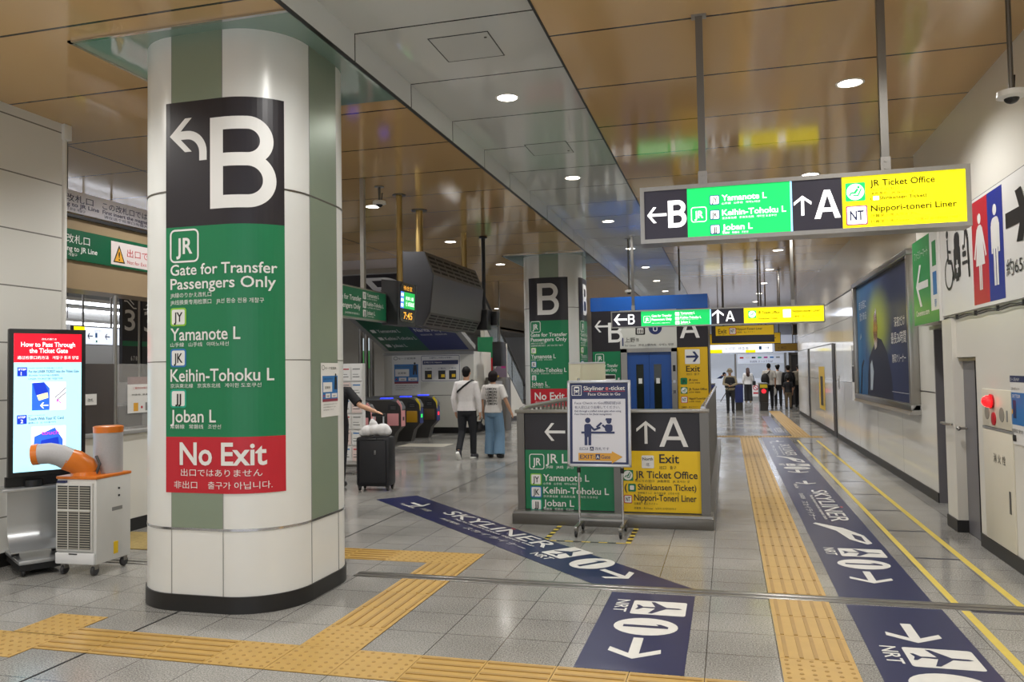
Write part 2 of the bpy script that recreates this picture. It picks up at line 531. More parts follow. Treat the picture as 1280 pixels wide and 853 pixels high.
d2 = MB().box(2.2, 8.0, 0, 2.24, 8.6, 1.68).build('door_2', DOORG); tag(d2, 'low dark grey service door beside the fire hydrant panel', kind='structure')
MB().box(2.194, 8.2, 0, 2.202, 8.21, 1.66).build('leaf_joint', BLACK, d2)
MB().box(2.16, 8.01, 1.645, 2.2, 8.59, 1.675).build('head_strip', M('brass_strip', '#8E8264', .4, .5), d2)
MB().tube([(2.196, 8.53, 1.0), (2.15, 8.53, 1.0), (2.13, 8.53, 1.0)], .012, 8).ball((2.125, 8.53, 1.0), .022).build('handle', STEEL, d2)
# dark posts in the far wall
struct('trim_6', MB().box(XW - .02, 19.25, 0, XW + .05, 19.7, 2.12), DARK)
struct('trim_7', MB().box(XW - .02, 25.1, 0, XW + .05, 25.45, 2.12), DARK)
struct('trim_8', MB().box(XW - .006, 19.5, 2.12, XW + .02, 29.0, 2.14).box(XW - .005, 10.4, 1.284, XW + .02, 16.1, 1.292), DARK)
# left
struct('wall_left', MB().box(-6.5, -4, 0, -6.08, 6.2, CZ), WALL_LEFT)
tp = thing('corner_pipe', 'white corner pipe with a cap at the end of the left panelled wall', 'pipe', (-6.1, 6.235, 0))
MB().cyl((0, 0, 0.02), (0, 0, 3.93), .032, n=14).build('pipe', WHITE, tp)
MB().box(-.06, -.045, 3.9, .055, .05, 4.05, .008).build('cap', WHITE, tp)
struct('baseboard_left', MB().box(-6.1, -4, 0, -6.07, 6.2, .12), SKIRT)
# gate fascia: beam above the staffed counter on the left
BEIGE = vary(M('beige_beam_panel', '#A48F72', 0.35, .1), 2, .05)
struct('wall_fascia', MB().box(-6.55, 6.2, 2.5, -6.2, 11.3, 3.2), BEIGE)
struct('trim_9', MB().box(-6.6, 6.2, 3.2, -6.16, 11.3, 3.23), DARKER)
struct('wall_back_left', MB().box(-13.2, 3, 0, -13, 46, CZ), M('pale_grey_wall', '#A9A8A4', .5))
struct('ceiling_platform', MB().box(-13, 4, 3.55, -10, 46, 3.65), grid_mat('platform_ceiling', '#B5B3AE', '#6E6C68', 'XY', (.22, 50), (0, 0), .012, .4))
struct('ceiling_drop', MB().box(-10.05, 4, 3.5, -10, 46, CZ + .05), M('drop_face', '#8F8A80', .5))
# far end
BACKW = vary(M('far_white_wall', '#E4E8F0', .35), 1.5, .02)
struct('wall_back', MB().box(-16, 44.5, 0, 8, 44.7, CZ + .2), BACKW)
struct('wall_back_side', MB().box(3.3, 29.0, 0, 3.5, 44.5, CZ), M('far_side_wall', '#8C8A88', .4))
struct('wall_back_return', MB().box(XW, 29.0, 0, 3.5, 29.06, CZ), M('far_side_wall', '#8C8A88', .4))

# recessed green glass squares round both pillar heads
for k, yo in enumerate((0.0, 11.5)):
    struct('trim_%d' % (10 + k), MB().box(-4.5, 4.69 + yo, CZ - .012, XB - .03, 6.5 + yo, CZ - .004), GLASSG)
    struct('trim_%d' % (12 + k), MB().box(-4.53, 4.66 + yo, CZ - .016, -4.5, 6.53 + yo, CZ - .002).box(-4.53, 4.66 + yo, CZ - .016, XB - .03, 4.69 + yo, CZ - .002), CHROME)

# shutter rail across the floor
struct('trim_14', MB().box(-2.93, 5.905, 0, XN, 5.945, .007, .002).box(-2.93, 5.985, 0, XN, 6.04, .007, .002), STEEL)
struct('trim_16', MB().box(-6.05, 5.905, 0, -4.21, 5.945, .007, .002).box(-6.05, 5.985, 0, -4.21, 6.04, .007, .002), STEEL)
struct('trim_17', MB().box(-3.698, -4, 0, -3.684, 4.78, .0012).box(-3.698, 6.1, 0, -3.684, 16.2, .0012), BLACKM)
struct('trim_15', MB().box(-2.93, 5.945, 0, XN, 5.985, .003), STEEL_D)

# ---------------------------------------------------------------- ceiling downlights
def downlight(x, y, z, label, lit_w=LAMP_W, size=.098):
    t = thing('recessed_downlight', label, 'ceiling light', (x, y, z), 0, 'recessed ceiling downlights')
    MB().lathe([(size + .018, 0), (size + .02, -.006), (size, -.008), (size, 0)], n=32, cap=False).build('trim_ring', WHITE, t)
    MB().lathe([(size, -.002), (size * .6, -.003)], n=32).build('lens', LIT, t)
    L = bpy.data.lights.new('downlight_beam', 'SPOT')
    L.energy = lit_w; L.spot_size = math.radians(150); L.spot_blend = .55; L.shadow_soft_size = .09
    L.color = (1.0, .985, .955)
    o = bpy.data.objects.new('downlight_beam', L); o.location = (0, 0, -.03); link(o, t)
    return t
ORD = ['nearest', 'second', 'third', 'fourth', 'fifth', 'sixth', 'seventh', 'eighth', 'ninth', 'tenth', 'eleventh', 'twelfth', 'thirteenth']
def row(x, z, y0, n, what, back=2, **kw):
    for k in range(-back, n):
        y = y0 + 3.39 * k
        nm = ORD[k] if k >= 0 else ('first behind the viewer' if k == -1 else 'second behind the viewer')
        downlight(x, y, z, 'round recessed downlight, %s in the row along %s' % (nm, what), **kw)
row(-1.985, GZ, 7.37, 10, 'the raised grey ceiling strip')
row(1.08, CZ, 7.32, 10, 'the right-hand brown ceiling')
row(-4.93, CZ, 7.28, 10, 'the left-hand brown ceiling', back=2)
row(-8.6, CZ, 9.5, 7, 'the brown ceiling beyond the ticket gates', back=0)

# access hatches in the grey strip
for (yc, ya, lb) in ((6.12, .27, 'large square access hatch in the grey ceiling strip nearer the viewer'), (9.25, .27, 'smaller looking access hatch in the grey ceiling further along, before the second light')):
    t = thing('ceiling_hatch', lb, 'access hatch', (-1.98, yc, GZ), 0, 'ceiling access hatches')
    b = MB()
    for (x0, y0, x1, y1) in ((-.25, -.25, .25, -.243), (-.25, .243, .25, .25), (-.25, -.25, -.243, .25), (.243, -.25, .25, .25)):
        b.box(x0, y0, -.003, x1, y1, 0)
    b.build('frame', BLACK, t)
    MB().box(-.24, -.24, -.003, .24, .24, 0).build('panel', M('hatch_panel', '#CBCECC', .2), t)
    MB().cyl((.2, -.15 if yc < 7 else .15, -.006), (.2, -.15 if yc < 7 else .15, 0), .012, n=12).build('lock', DARK, t)

# ---------------------------------------------------------------- tactile paving
def tactile(label, tiles):
    """tiles: (x0, y0, kind) on the 0.392 m grid; kind 'x' or 'y' = bars along that axis, 'd' = dots"""
    t = thing('tactile_paving', label, 'tactile paving', (0, 0, 0), 0, 'yellow tactile paving')
    b, r = MB(), MB()
    for (x0, y0, k) in tiles:
        s = .392
        b.box(x0 + .002, y0 + .002, -.02, x0 + s - .002, y0 + s - .002, .0035)
        if k == 'd':
            for i in range(6):
                for j in range(6):
                    cx, cy = x0 + s * (i + .5) / 6, y0 + s * (j + .5) / 6
                    r.lathe([(.013, .0035), (.008, .008)], cx, cy, n=6)
        else:
            for i in range(5):
                c = s * (i + .5) / 5
                if k == 'y': r.box(x0 + c - .011, y0 + .012, .003, x0 + c + .011, y0 + s - .012, .008)
                else: r.box(x0 + .012, y0 + c - .011, .003, x0 + s - .012, y0 + c + .011, .008)
    b.build('tiles', TACT, t)
    r.build('ridges', TACT_D, t, smooth=False)
s = .392
gx = lambda k: -.155 + s * k
gy = lambda k: 4.34 + s * k
tactile('yellow tactile strip with long bars running down the right-hand walkway',
        [(.24, gy(k), 'y') for k in range(1, 4)] + [(.24, gy(k) + .15, 'y') for k in range(4, 38)] + [(.24, gy(0), 'd')])
tactile('yellow tactile row crossing the floor in front, from the left blob past the pillar',
        [(-.155 + s * k, gy(-1), 'x') for k in range(-4, 2)] + [(gx(-5), gy(-1), 'd'), (gx(-6), gy(-1), 'd'), (gx(-7), gy(-1), 'd')] +
        [(gx(k), gy(-1), 'x') for k in (-8, -9, -10)] + [(gx(-11), 3.79, 'd'), (gx(-11), 4.17, 'd'), (gx(-12), 3.45, 'd'), (gx(-12), 3.79, 'd')] + [(gx(2), gy(-1), 'd')])
tactile('yellow tactile column running away beside the pillar to the cross piece behind it',
        [(gx(-6), gy(0), 'd')] + [(gx(-6), gy(k), 'y') for k in (1, 2, 3)] + [(gx(-6), gy(4) + .14, 'y')] + [(gx(-6), gy(5) + .14, 'd'), (gx(-7), gy(5) + .14, 'd')] + [(gx(k), gy(5) + .14, 'x') for k in (-8, -9, -10, -11, -12)])
tactile('far yellow tactile strip along the wall leading up to the distant ticket gates',
        [(1.42, 19.7 + s * k, 'y') for k in range(0, 28)])
tactile('thin yellow tactile row crossing the far corridor', [(-.3 + s * k, 19.3, 'd') for k in range(0, 6)])

# ---------------------------------------------------------------- floor stickers and tape
def decal(u0, u1, vd, origin, u, label, fill):
    t = thing('floor_sticker', label, 'floor sticker', (0, 0, 0), 0, 'navy wayfinding stickers')
    P = Panel((origin[0], origin[1], .0018), u, (-u[1], u[0], 0), lift=.0004)
    P.rect('sticker', NAVY, u0, -vd, u1, vd, 0)
    fill(P)
    P.build(t)
    return t
def nrt_group(P, u, mirror=1):
    """airport plane box with NRT below it, starting at u"""
    P.rr('symbol', F_WHITE, u, -.11, u + .31, .25, .02, 2)
    plane_icon(P, 'symbol', NAVY, u + .155, .07, .31, 4)
    P.text('lettering', F_WHITE, 'NRT', u, -.225, .085, w=.28)
def circ1(P, u):
    P.disc('symbol', F_WHITE, u, .02, .17, 2, ry=.2)
    P.poly('symbol', NAVY, [(u - .02, -.12), (u + .025, -.12), (u + .025, .16), (u - .01, .16), (u - .05, .11), (u - .05, .08), (u - .02, .1)], 4)
def f_square(P):
    nrt_group(P, .19); circ1(P, .75); P.arrow('symbol', F_WHITE, 1.15, .0, .36, 0, t=.06)
decal(0, 1.52, .295, (-.556, 5.87), (0, -1, 0), 'short navy floor sticker with NRT, 1 and an arrow, in front of the rail', f_square)
def skyl(P, u, L):
    P.text('lettering', F_WHITE, 'SKYLINER', u, .0, .19 * L / 2.25, w=L, bold=.005)
    P.rect('lettering', F_RED, u + L * .565, .2, u + L * .6, .222, 2)
    P.text('lettering', F_WHITE, 'Narita Airport access express train', u + L * .2, -.055, .035, w=L * .75)
    P.text('lettering', F_WHITE, 'スカイライナー', u + L * .42, -.19, .075, w=L * .55)
    P.text('lettering', F_WHITE, '京成電鉄', u + L * .14, -.17, .05, w=L * .2)
def train(P, u):
    o = [(u, -.2), (u + .35, -.02), (u + .75, .05), (u + .95, .17), (u + .9, .22), (u + .55, .2), (u + .2, .06), (u - .05, -.17)]
    P.poly('train_picture', F_WHITE, o, 2)
    P.poly('train_picture', NAVY, [(u + .5, .1), (u + .72, .1), (u + .86, .17), (u + .6, .17)], 3)
def f_diag(P):
    P.arrow('symbol', F_WHITE, .68, .0, .34, 0, t=.05)
    P.text('lettering', F_WHITE, 'Keisei Line', .5, -.16, .05, w=.4); P.text('lettering', F_WHITE, '京成線', .98, -.1, .07)
    skyl(P, 1.38, 2.2)
    nrt_group(P, 3.7); circ1(P, 4.3); P.arrow('symbol', F_WHITE, 4.68, -.03, .34, 0, t=.055)
t = decal(.0, 1, .28, (-4.185, 9.70), (.7071, -.7071, 0), 'long navy Skyliner floor sticker running diagonally across the concourse to the rail', f_diag)
for ch in t.children:                                   # its near end is cut off square along the rail
    if ch.name.startswith('sticker'):
        me = ch.data
        pts = [(-4.185 - .198, 9.70 - .198), (-1.02, 6.05), (-.27, 6.05), (-.27, 6.05), (-4.185 + .198, 9.70 + .198)]
        me.clear_geometry(); me.from_pydata([(a, b, .0018) for a, b in (pts[0], pts[1], pts[2], pts[4])], [], [(0, 1, 2, 3)])
YN = 19.6
def f_right(P):
    for y0 in (17.6, 11.15):
        skyl(P, YN - y0, 2.2); train(P, YN - y0 + 2.35)
        nrt_group(P, YN - y0 + 3.5); circ1(P, YN - y0 + 4.08); P.arrow('symbol', F_WHITE, YN - y0 + 4.5, .0, .36, 0, t=.055)
        P.arrow('symbol', F_WHITE, YN - y0 - .7, .0, .32, 0, t=.05); P.text('lettering', F_WHITE, 'Keisei Line', YN - y0 - .55, -.17, .05, w=.4)
decal(0, YN - 6.05, .295, (1.01, YN), (0, -1, 0), 'long navy Skyliner floor sticker along the right-hand walkway behind the rail', f_right)
def f_near(P):
    P.arrow('symbol', F_WHITE, .55, .0, .36, 0, t=.06); nrt_group(P, .82); circ1(P, 1.38)
decal(0, 2.1, .295, (1.03, 5.88), (0, -1, 0), 'navy floor sticker cut by the bottom edge, arrow above NRT, right of the tactile strip', f_near)
decal(0, 7.6, .14, (1.18, 27.5), (0, -1, 0), 'faint far navy floor sticker before the distant gates', lambda P: skyl(P, 5.2, 1.6))
def tape(label, quads, mat=TAPE):
    t = MB()
    for q in quads: t.box(*q)
    return tag(t.build('floor_tape', mat), label, 'floor tape', 'yellow floor tape lines')
tape('yellow tape line on the floor nearest the right wall', [(1.82, 6.05, 0, 1.87, 18.6, .0015)])
tape('yellow tape line on the floor beside the navy sticker', [(1.425, 6.05, 0, 1.47, 18.6, .0015)])
tape('worn yellow tape line in front of the rail at bottom right', [(1.44, 3.6, 0, 1.49, 5.88, .0015)])
DK = M('dark_floor_tape', '#2E303E', .4)
for k in range(10):
    tag(MB().box(1.475, 7.38 + 1.165 * k, 0, 1.818, 7.415 + 1.165 * k, .0014).build('floor_tape', DK), 'dark crosswise tape rung between the two yellow lines, %s from the rail' % ORD[k], 'floor tape', 'dark rungs between the yellow lines')
tag(MB().box(1.5, 5.86, 0, 2.14, 5.9, .0014).build('floor_tape', DK), 'dark tape strip along the front of the metal rail by the right wall', 'floor tape')
def hazard(label, p, q, wd=.05):
    t = thing('hazard_tape', label, 'floor tape', (0, 0, 0), 0, 'black and yellow hazard tape around the easel board')
    p, q = Vector(p), Vector(q); L = (q - p).length; n = int(L / .075)
    d = (q - p) / L; nn = Vector((-d.y, d.x)) * wd / 2
    A, B = MB(), MB()
    for k in range(n):
        a, b = p + d * L * k / n, p + d * L * (k + 1) / n
        (A if k % 2 else B).quad(*[(v.x, v.y, .0016) for v in (a - nn, b - nn, b + nn, a + nn)])
    A.build('black_stripes', BLACK, t); B.build('yellow_stripes', TAPE, t)
hazard('hazard tape strip left of the easel board', (-1.72, 7.5), (-1.72, 8.22))
hazard('hazard tape strip right of the easel board', (-.93, 7.5), (-.93, 8.22))
hazard('hazard tape strip in front of the easel board', (-1.69, 7.5), (-.96, 7.5), .03)

# ================================================================ PILLARS AND THEIR WRAPPED SIGNS
PX0, PX1, PY0, PY1, PR = -4.19, -2.92, 4.80, 6.07, .43
FL = PX1 - PX0 - 2 * PR
QA = PI / 2 * PR
def perim(s, off=0.0, yo=0.0):
    """point on the pillar outline; s = 0 where the front flat begins, growing to the right"""
    tot = 4 * (FL + QA)
    s = s % tot
    side = int(s // (FL + QA)); t = s - side * (FL + QA)
    cx, cy = (PX0 + PX1) / 2, (PY0 + PY1) / 2
    h = (PX1 - PX0) / 2
    if t <= FL: x, y = -h + PR + t, -h - off
    else:
        a = (t - FL) / PR
        x, y = h - PR + (PR + off) * math.sin(a), -h + PR - (PR + off) * math.cos(a)
    for _ in range(side): x, y = -y, x
    return (cx + x, cy + y + yo)
def outline(off=0.0, yo=0.0):
    pts = []
    tot = FL + QA
    for k in range(4):
        pts.append(perim(k * tot, off, yo))
        for j in range(13): pts.append(perim(k * tot + FL + QA * j / 12 - (1e-6 if j == 12 else 0), off, yo))
    return pts
def pillar(yo, label):
    t = thing('pillar', label, 'pillar', (0, 0, 0), 0, 'rounded white pillars')
    MB().prism(outline(0, yo), 'z', .1, CZ - .004).build('cladding', PILLAR_W, t, angle=20)
    MB().prism(outline(.012, yo), 'z', 0, .115).build('base', SKIRT, t, angle=20)
    for z, h in ((.555, .016), (1.72, .006), (2.92, .012)):
        MB().prism(outline(.004 if h > .01 else .0015, yo), 'z', z, z + h).build('trim_band', CHROME if z < 1 else STEEL_D, t, angle=20)
    tot = FL + QA
    for k in range(4):
        a, b = perim(k * tot, .0, yo), perim(k * tot + FL, .0, yo)
        a2, b2 = perim(k * tot, .003, yo), perim(k * tot + FL, .003, yo)
        MB().prism([a, b, b2, a2], 'z', .572, CZ - .006).build('green_panel', PILLAR_G, t)
        b_ = MB()
        for s in (k * tot, k * tot + FL):
            p, q = perim(s - .002, .0034, yo), perim(s + .002, .0034, yo)
            p0, q0 = perim(s - .002, -.002, yo), perim(s + .002, -.002, yo)
            b_.prism([p0, q0, q, p], 'z', .115, CZ - .006)
        b_.build('panel_joint', S_GREY, t)
    return t
pillar(0, 'large white rounded pillar in the left foreground with green flat panels')
pillar(11.5, 'white rounded pillar further back, behind the couple and left of the easel')

def wrap(s0, z0, yo):
    return lambda u, v, w: Vector((*perim(s0 + u, .005 + w, yo), z0 + v))

def b_sign(P, W, full, right=False):
    """B gate sign; v = world height; W wide"""
    zt, zg, zr, zb = (3.555, 2.667, 1.198, .812) if full else (3.56, 2.66, 1.235, .86)
    P.rect('black_field', S_BLACK, 0, zg, W, zt, 0); P.rect('green_field', S_GREEN, 0, zr, W, zg, 0); P.rect('red_field', S_RED, 0, zb, W, zr, 0)
    if full:
        P.big_b('letter_b', S_WHITE, .362, 2.779, .465, .64, .105)
        # arrow bent from up to the left
        R, c = .135, (.165, 3.165)
        ang = [math.radians(x) for x in range(0, 91, 10)]
        A_ = [(.335, 3.127)] + [(.175 + .16 * math.cos(a), 3.185 + .16 * math.sin(a)) for a in ang] + [(.09, 3.345)]
        B_ = [(.275, 3.127)] + [(.175 + .1 * math.cos(a), 3.185 + .1 * math.sin(a)) for a in ang] + [(.09, 3.285)]
        P.strip('arrow', S_WHITE, A_, B_)
        P.poly('arrow', S_WHITE, [(.035, 3.315), (.16, 3.435), (.215, 3.435), (.095, 3.315)], 3)
        P.poly('arrow', S_WHITE, [(.035, 3.315), (.095, 3.315), (.215, 3.195), (.16, 3.195)], 3)
    else:
        P.big_b('letter_b', S_WHITE, W * .5 - .22, 2.78, .46, .66, .11)
    P.jr(.035, 2.415, .235)
    P.text('lettering', S_WHITE, 'Gate for Transfer', .04, 2.327, .075, w=.79)
    P.text('lettering', S_WHITE, 'Passengers Only', .04, 2.228, .075, w=.78)
    P.text('lettering', S_WHITE, 'JR線のりかえ改札口', .04, 2.172, .034, w=.33)
    P.text('lettering', S_WHITE, 'JR线换乘专用检票口', .04, 2.122, .034, w=.33)
    P.text('lettering', S_WHITE, 'JR선 환승 전용 개찰구', .41, 2.122, .034, w=.33)
    for (zb_, code, nm, sub, colr, w1, w2) in ((1.97, 'JY', 'Yamanote L', YAMA, S_LIME, .545, .465), (1.683, 'JK', 'Keihin-Tohoku L', KEI, S_BLUE, .765, .68), (1.4, 'JJ', 'Joban L', JOB, S_TEAL, .365, .405)):
        P.badge(.04, zb_, .128, code, colr)
        P.text('lettering', S_WHITE, nm, .04, zb_ - .1, .085, w=w1)
        P.text('lettering', S_WHITE, sub, .04, zb_ - .143, .03, w=w2)
    P.text('lettering', S_WHITE, 'No Exit', .115, 1.008, .15, w=.64, bold=.02)
    P.text('lettering', S_WHITE, '出口ではありません', .125, .932, .05, w=.6)
    P.text('lettering', S_WHITE, '非出口    출구가 아닙니다.', .07, .847, .05, w=.72)
def pillar_sign(s0, yo, W, full, label):
    t = thing('pillar_sign', label, 'sign', (0, 0, 0), 0, 'gate B pillar signs')
    P = Panel(warp=wrap(s0, 0, yo), step=.035)
    b_sign(P, W, full)
    P.build(t)
pillar_sign(-.045, 0, .885, True, 'tall black, green and red sign with bent arrow and big B on the foreground pillar')
pillar_sign(-.26, 11.5, .86, False, 'black, green and red gate B sign on the front of the far pillar')
pillar_sign(FL + QA - .22, 11.5, .86, False, 'narrow looking gate B sign round the right side of the far pillar')

def yen_poster(t, P, W, H):
    P.rect('paper', S_WHITE, 0, 0, W, H, 0)
    P.ring('print', S_INK, .06 * W, .87 * H, .2 * W, .955 * H, .05 * W, .012 * W, 1)
    P.text('print', S_INK, 'モーク定期券', .22 * W, .885 * H, .045 * H, w=.62 * W)
    P.rect('blue_panel', S_BLUE, .08 * W, .28 * H, .92 * W, .76 * H, 1)
    P.rect('red_stripe', M('poster_wine', '#8E3848', .5), .08 * W, .28 * H, .92 * W, .33 * H, 2)
    P.text('print', S_INK, 'ご利用いただけます', .12 * W, .69 * H, .03 * H, w=.5 * W)
    P.rect('paper_box', S_WHITE, .11 * W, .46 * H, .6 * W, .64 * H, 2); P.text('print', S_INK, '定期券', .35 * W, .52 * H, .05 * H, w=.3 * W, align='c')
    P.rect('paper_box', S_WHITE, .24 * W, .35 * H, .5 * W, .43 * H, 2); P.text('print', S_INK, '通勤', .37 * W, .37 * H, .03 * H, w=.15 * W, align='c')
    P.rect('paper_box', S_WHITE, .57 * W, .35 * H, .88 * W, .43 * H, 2); P.text('print', S_INK, '通学', .72 * W, .37 * H, .03 * H, w=.15 * W, align='c')
    P.disc('red_stripe', S_RED, .15 * W, .39 * H, .03 * W, 2, n=12)
    P.disc('figure_picture', S_INK, .8 * W, .78 * H, .035 * W, 3, n=12)
    P.poly('figure_picture', S_INK, [(.73 * W, .5 * H), (.75 * W, .74 * H), (.86 * W, .74 * H), (.88 * W, .5 * H), (.83 * W, .5 * H), (.81 * W, .62 * H), (.79 * W, .5 * H)], 3)
    for k in range(3): P.text('print', S_INK, 'ご利用の際は駅係員におたずねください', .1 * W, (.22 - .05 * k) * H, .022 * H, w=(.8 - .1 * k) * W)
t = thing('poster', 'white and blue notice poster on the right flank of the foreground pillar', 'poster')
P = Panel((PX1 + .006, 5.37, 1.297), (0, 1, 0)); yen_poster(t, P, .285, .405); P.build(t)

# ================================================================ HANGING LIT SIGNS
def lit_content(P, W, H, big):
    x1, x2, x3 = .145 * W, .478 * W, .638 * W
    P.rect('dark_field', E_BLACK, 0, 0, W, H, 0)
    P.rect('green_field', E_GREEN, x1, 0, x2, H, 1)
    P.rect('divider', M('lit_divider', '#9AD8FF', .4, emit=1.2), x2, 0, x2 + .006 * W, H, 1)
    P.rect('yellow_field', E_YEL, x3, 0, W, H, 1)
    P.arrow('lettering', E_WHITE, .042 * W, .5 * H, .066 * W, 180, t=.0095 * W, lv=3)
    hb = .56 if big else .68; vb_ = .5 - hb / 2
    P.big_b('lettering', E_WHITE, .08 * W, vb_ * H, hb * .66 * H, hb * H, .105 * H, 3)
    P.arrow('lettering', E_WHITE, .516 * W, .5 * H, .066 * W, 90, t=.0095 * W, lv=3)
    P.big_a('lettering', E_WHITE, .552 * W, vb_ * H, hb * .86 * H, hb * H, .1 * H, 3)
    j = x1 + .012 * W
    if big:
        P.jr(j, .3 * H, .052 * W, E_WHITE, 3)
        lx = j + .062 * W; k = H
        for i, (c, n, sub, col, w1) in enumerate((('JY', 'Yamanote L', YAMA, S_LIME, .145), ('JK', 'Keihin-Tohoku L', KEI, S_BLUE, .205), ('JJ', 'Joban L', JOB, S_TEAL, .098))):
            vb = H * (.64 - .3 * i)
            P.badge(lx, vb - .01 * H, .2 * H, c, S_BLUE, field=E_WHITE, lv=3)
            P.text('lettering', E_WHITE, n, lx + .04 * W, vb + .065 * H, .115 * H, w=w1 * W, bold=.02)
            P.text('lettering', E_WHITE, sub, lx + .04 * W, vb - .01 * H, .045 * H, w=w1 * W * .85)
        s = .36 * H
        seat_icon(P, x3 + .01 * W, .52 * H, s, 3, g=E_GREEN, wh=E_WHITE)
        tx = x3 + .085 * W
        P.text('ink_lettering', E_INK, 'JR Ticket Office', tx, .79 * H, .12 * H, w=.19 * W, bold=.012)
        P.text('ink_lettering', E_INK, 'みどりの窓口', tx, .7 * H, .055 * H, w=.085 * W, bold=.012)
        P.text('ink_lettering', E_INK, 'JR售票处   JR 표사는 곳', tx, .62 * H, .055 * H, w=.13 * W, bold=.012)
        P.rect('badge_field', E_WHITE, tx + .008 * W, .515 * H, tx + .025 * W, .59 * H, 3)
        P.text('ink_lettering', E_INK, '(    Shinkansen Ticket)', tx, .52 * H, .065 * H, w=.165 * W, bold=.012)
        P.rr('badge_field', S_MAG, x3 + .01 * W, .05 * H, x3 + .075 * W, .43 * H, .03 * H, 3)
        P.rr('badge_field', E_WHITE, x3 + .0135 * W, .07 * H, x3 + .0715 * W, .41 * H, .025 * H, 4)
        P.text('badge_lettering', S_NAVY, 'NT', x3 + .0425 * W, .15 * H, .18 * H, w=.042 * W, align='c', lv=5, bold=.02)
        P.text('ink_lettering', E_INK, 'Nippori-toneri Liner', tx, .3 * H, .115 * H, w=.25 * W, bold=.012)
        P.text('ink_lettering', E_INK, '日暮里・舎人ライナー', tx, .19 * H, .06 * H, w=.14 * W, bold=.012)
        P.text('ink_lettering', E_INK, '日暮里・舎人Liner    닛포리 도네리라이너', tx, .08 * H, .055 * H, w=.25 * W, bold=.012)
    else:
        P.jr(j, .22 * H, .034 * W, E_WHITE, 3)
        P.text('lettering', E_WHITE, 'Gate for Transfer', j + .04 * W, .6 * H, .16 * H, w=.098 * W, bold=.02)
        P.text('lettering', E_WHITE, 'Passengers Only', j + .04 * W, .36 * H, .16 * H, w=.098 * W, bold=.02)
        P.text('lettering', E_WHITE, 'JR線のりかえ改札口   JR线换乘专用检票口', j + .04 * W, .16 * H, .06 * H, w=.09 * W)
        for i, (c, n, sub, w1) in enumerate((('JY', 'Yamanote L', YAMA, .07), ('JK', 'Keihin-Tohoku L', KEI, .1), ('JJ', 'Joban L', JOB, .048))):
            vb = H * (.68 - .3 * i)
            P.rect('badge_field', E_WHITE, j + .155 * W, vb - .03 * H, j + .175 * W, vb + .2 * H, 3)
            P.text('badge_lettering', S_INK, c, j + .165 * W, vb + .03 * H, .1 * H, w=.012 * W, align='c', lv=5)
            P.text('lettering', E_WHITE, n, j + .18 * W, vb + .06 * H, .15 * H, w=w1 * W, bold=.02)
            P.text('lettering', E_WHITE, sub, j + .18 * W, vb - .02 * H, .05 * H, w=w1 * W * .85)
        seat_icon(P, x3 + .02 * W, .32 * H, .5 * H, 3, g=E_GREEN, wh=E_WHITE)
        P.text('ink_lettering', E_INK, 'JR Ticket Office', x3 + .065 * W, .58 * H, .19 * H, w=.1 * W, bold=.012)
        P.text('ink_lettering', E_INK, '(Shinkansen Ticket)', x3 + .065 * W, .22 * H, .12 * H, w=.09 * W, bold=.012)
        P.rr('badge_field', E_WHITE, x3 + .18 * W, .3 * H, x3 + .215 * W, .82 * H, .02 * H, 3)
        P.text('badge_lettering', S_BLUE, 'NT', x3 + .1975 * W, .42 * H, .2 * H, w=.022 * W, align='c', lv=5)
        P.text('ink_lettering', E_INK, 'Nippori-toneri Liner', x3 + .222 * W, .62 * H, .17 * H, w=.125 * W, bold=.012)
        P.text('ink_lettering', E_INK, '日暮里・舎人ライナー', x3 + .222 * W, .3 * H, .13 * H, w=.11 * W, bold=.012)

def lit_sign(label, x0, x1, y, z0, z1, big, posts, zc, th=.17, frame=.028):
    t = thing('hanging_sign', label, 'hanging sign', ((x0 + x1) / 2, y, z0), 0, 'lit hanging signs')
    W, H = x1 - x0, z1 - z0
    b = MB()
    cx = -W / 2
    b.box(cx, 0, 0, cx + W, th, frame).box(cx, 0, H - frame, cx + W, th, H).box(cx, 0, frame, cx + frame, th, H - frame).box(cx + W - frame, 0, frame, cx + W, th, H - frame)
    b.box(cx + frame, .012, frame, cx + W - frame, th - .01, H - frame)
    b.build('frame', STEEL, t)
    P = Panel((cx + frame, .011, frame), (1, 0, 0)); lit_content(P, W - 2 * frame, H - 2 * frame, big)
    for o in P.build(t): pass
    MB().box(cx + W * .35, .04, -.012, cx + W * .36 + .03, .08, 0).build('sensor', WHITE, t)
    for px in posts:
        q = px - (x0 + x1) / 2
        MB().box(q - .024, th / 2 - .024, H, q + .024, th / 2 + .024, zc - z0).build('post', STEEL_D, t)
        MB().box(q - .05, th / 2 - .035, zc - z0 - .012, q + .05, th / 2 + .035, zc - z0 - .001).build('ceiling_plate', STEEL, t)
        f = MB()
        for zz in (.025, .075): f.cyl((q, th / 2 - .034, H + zz), (q, th / 2 - .02, H + zz), .011, n=8)
        f.box(q - .03, th / 2 - .028, H, q + .03, th / 2 + .028, H + .1)
        f.build('bracket', STEEL, t)
    return t
lit_sign('large lit hanging sign at upper right with B on green and A on yellow', -.55, 1.49, 5.5, 2.475, 2.862, True, (-.13, 1.02), CZ, th=.19)
lit_sign('smaller lit hanging sign further away in front of the blue lift, B and A arrows', -2.02, 1.63, 14.5, 2.365, 2.67, False, (-1.62, 1.12), CZ, th=.12, frame=.02)

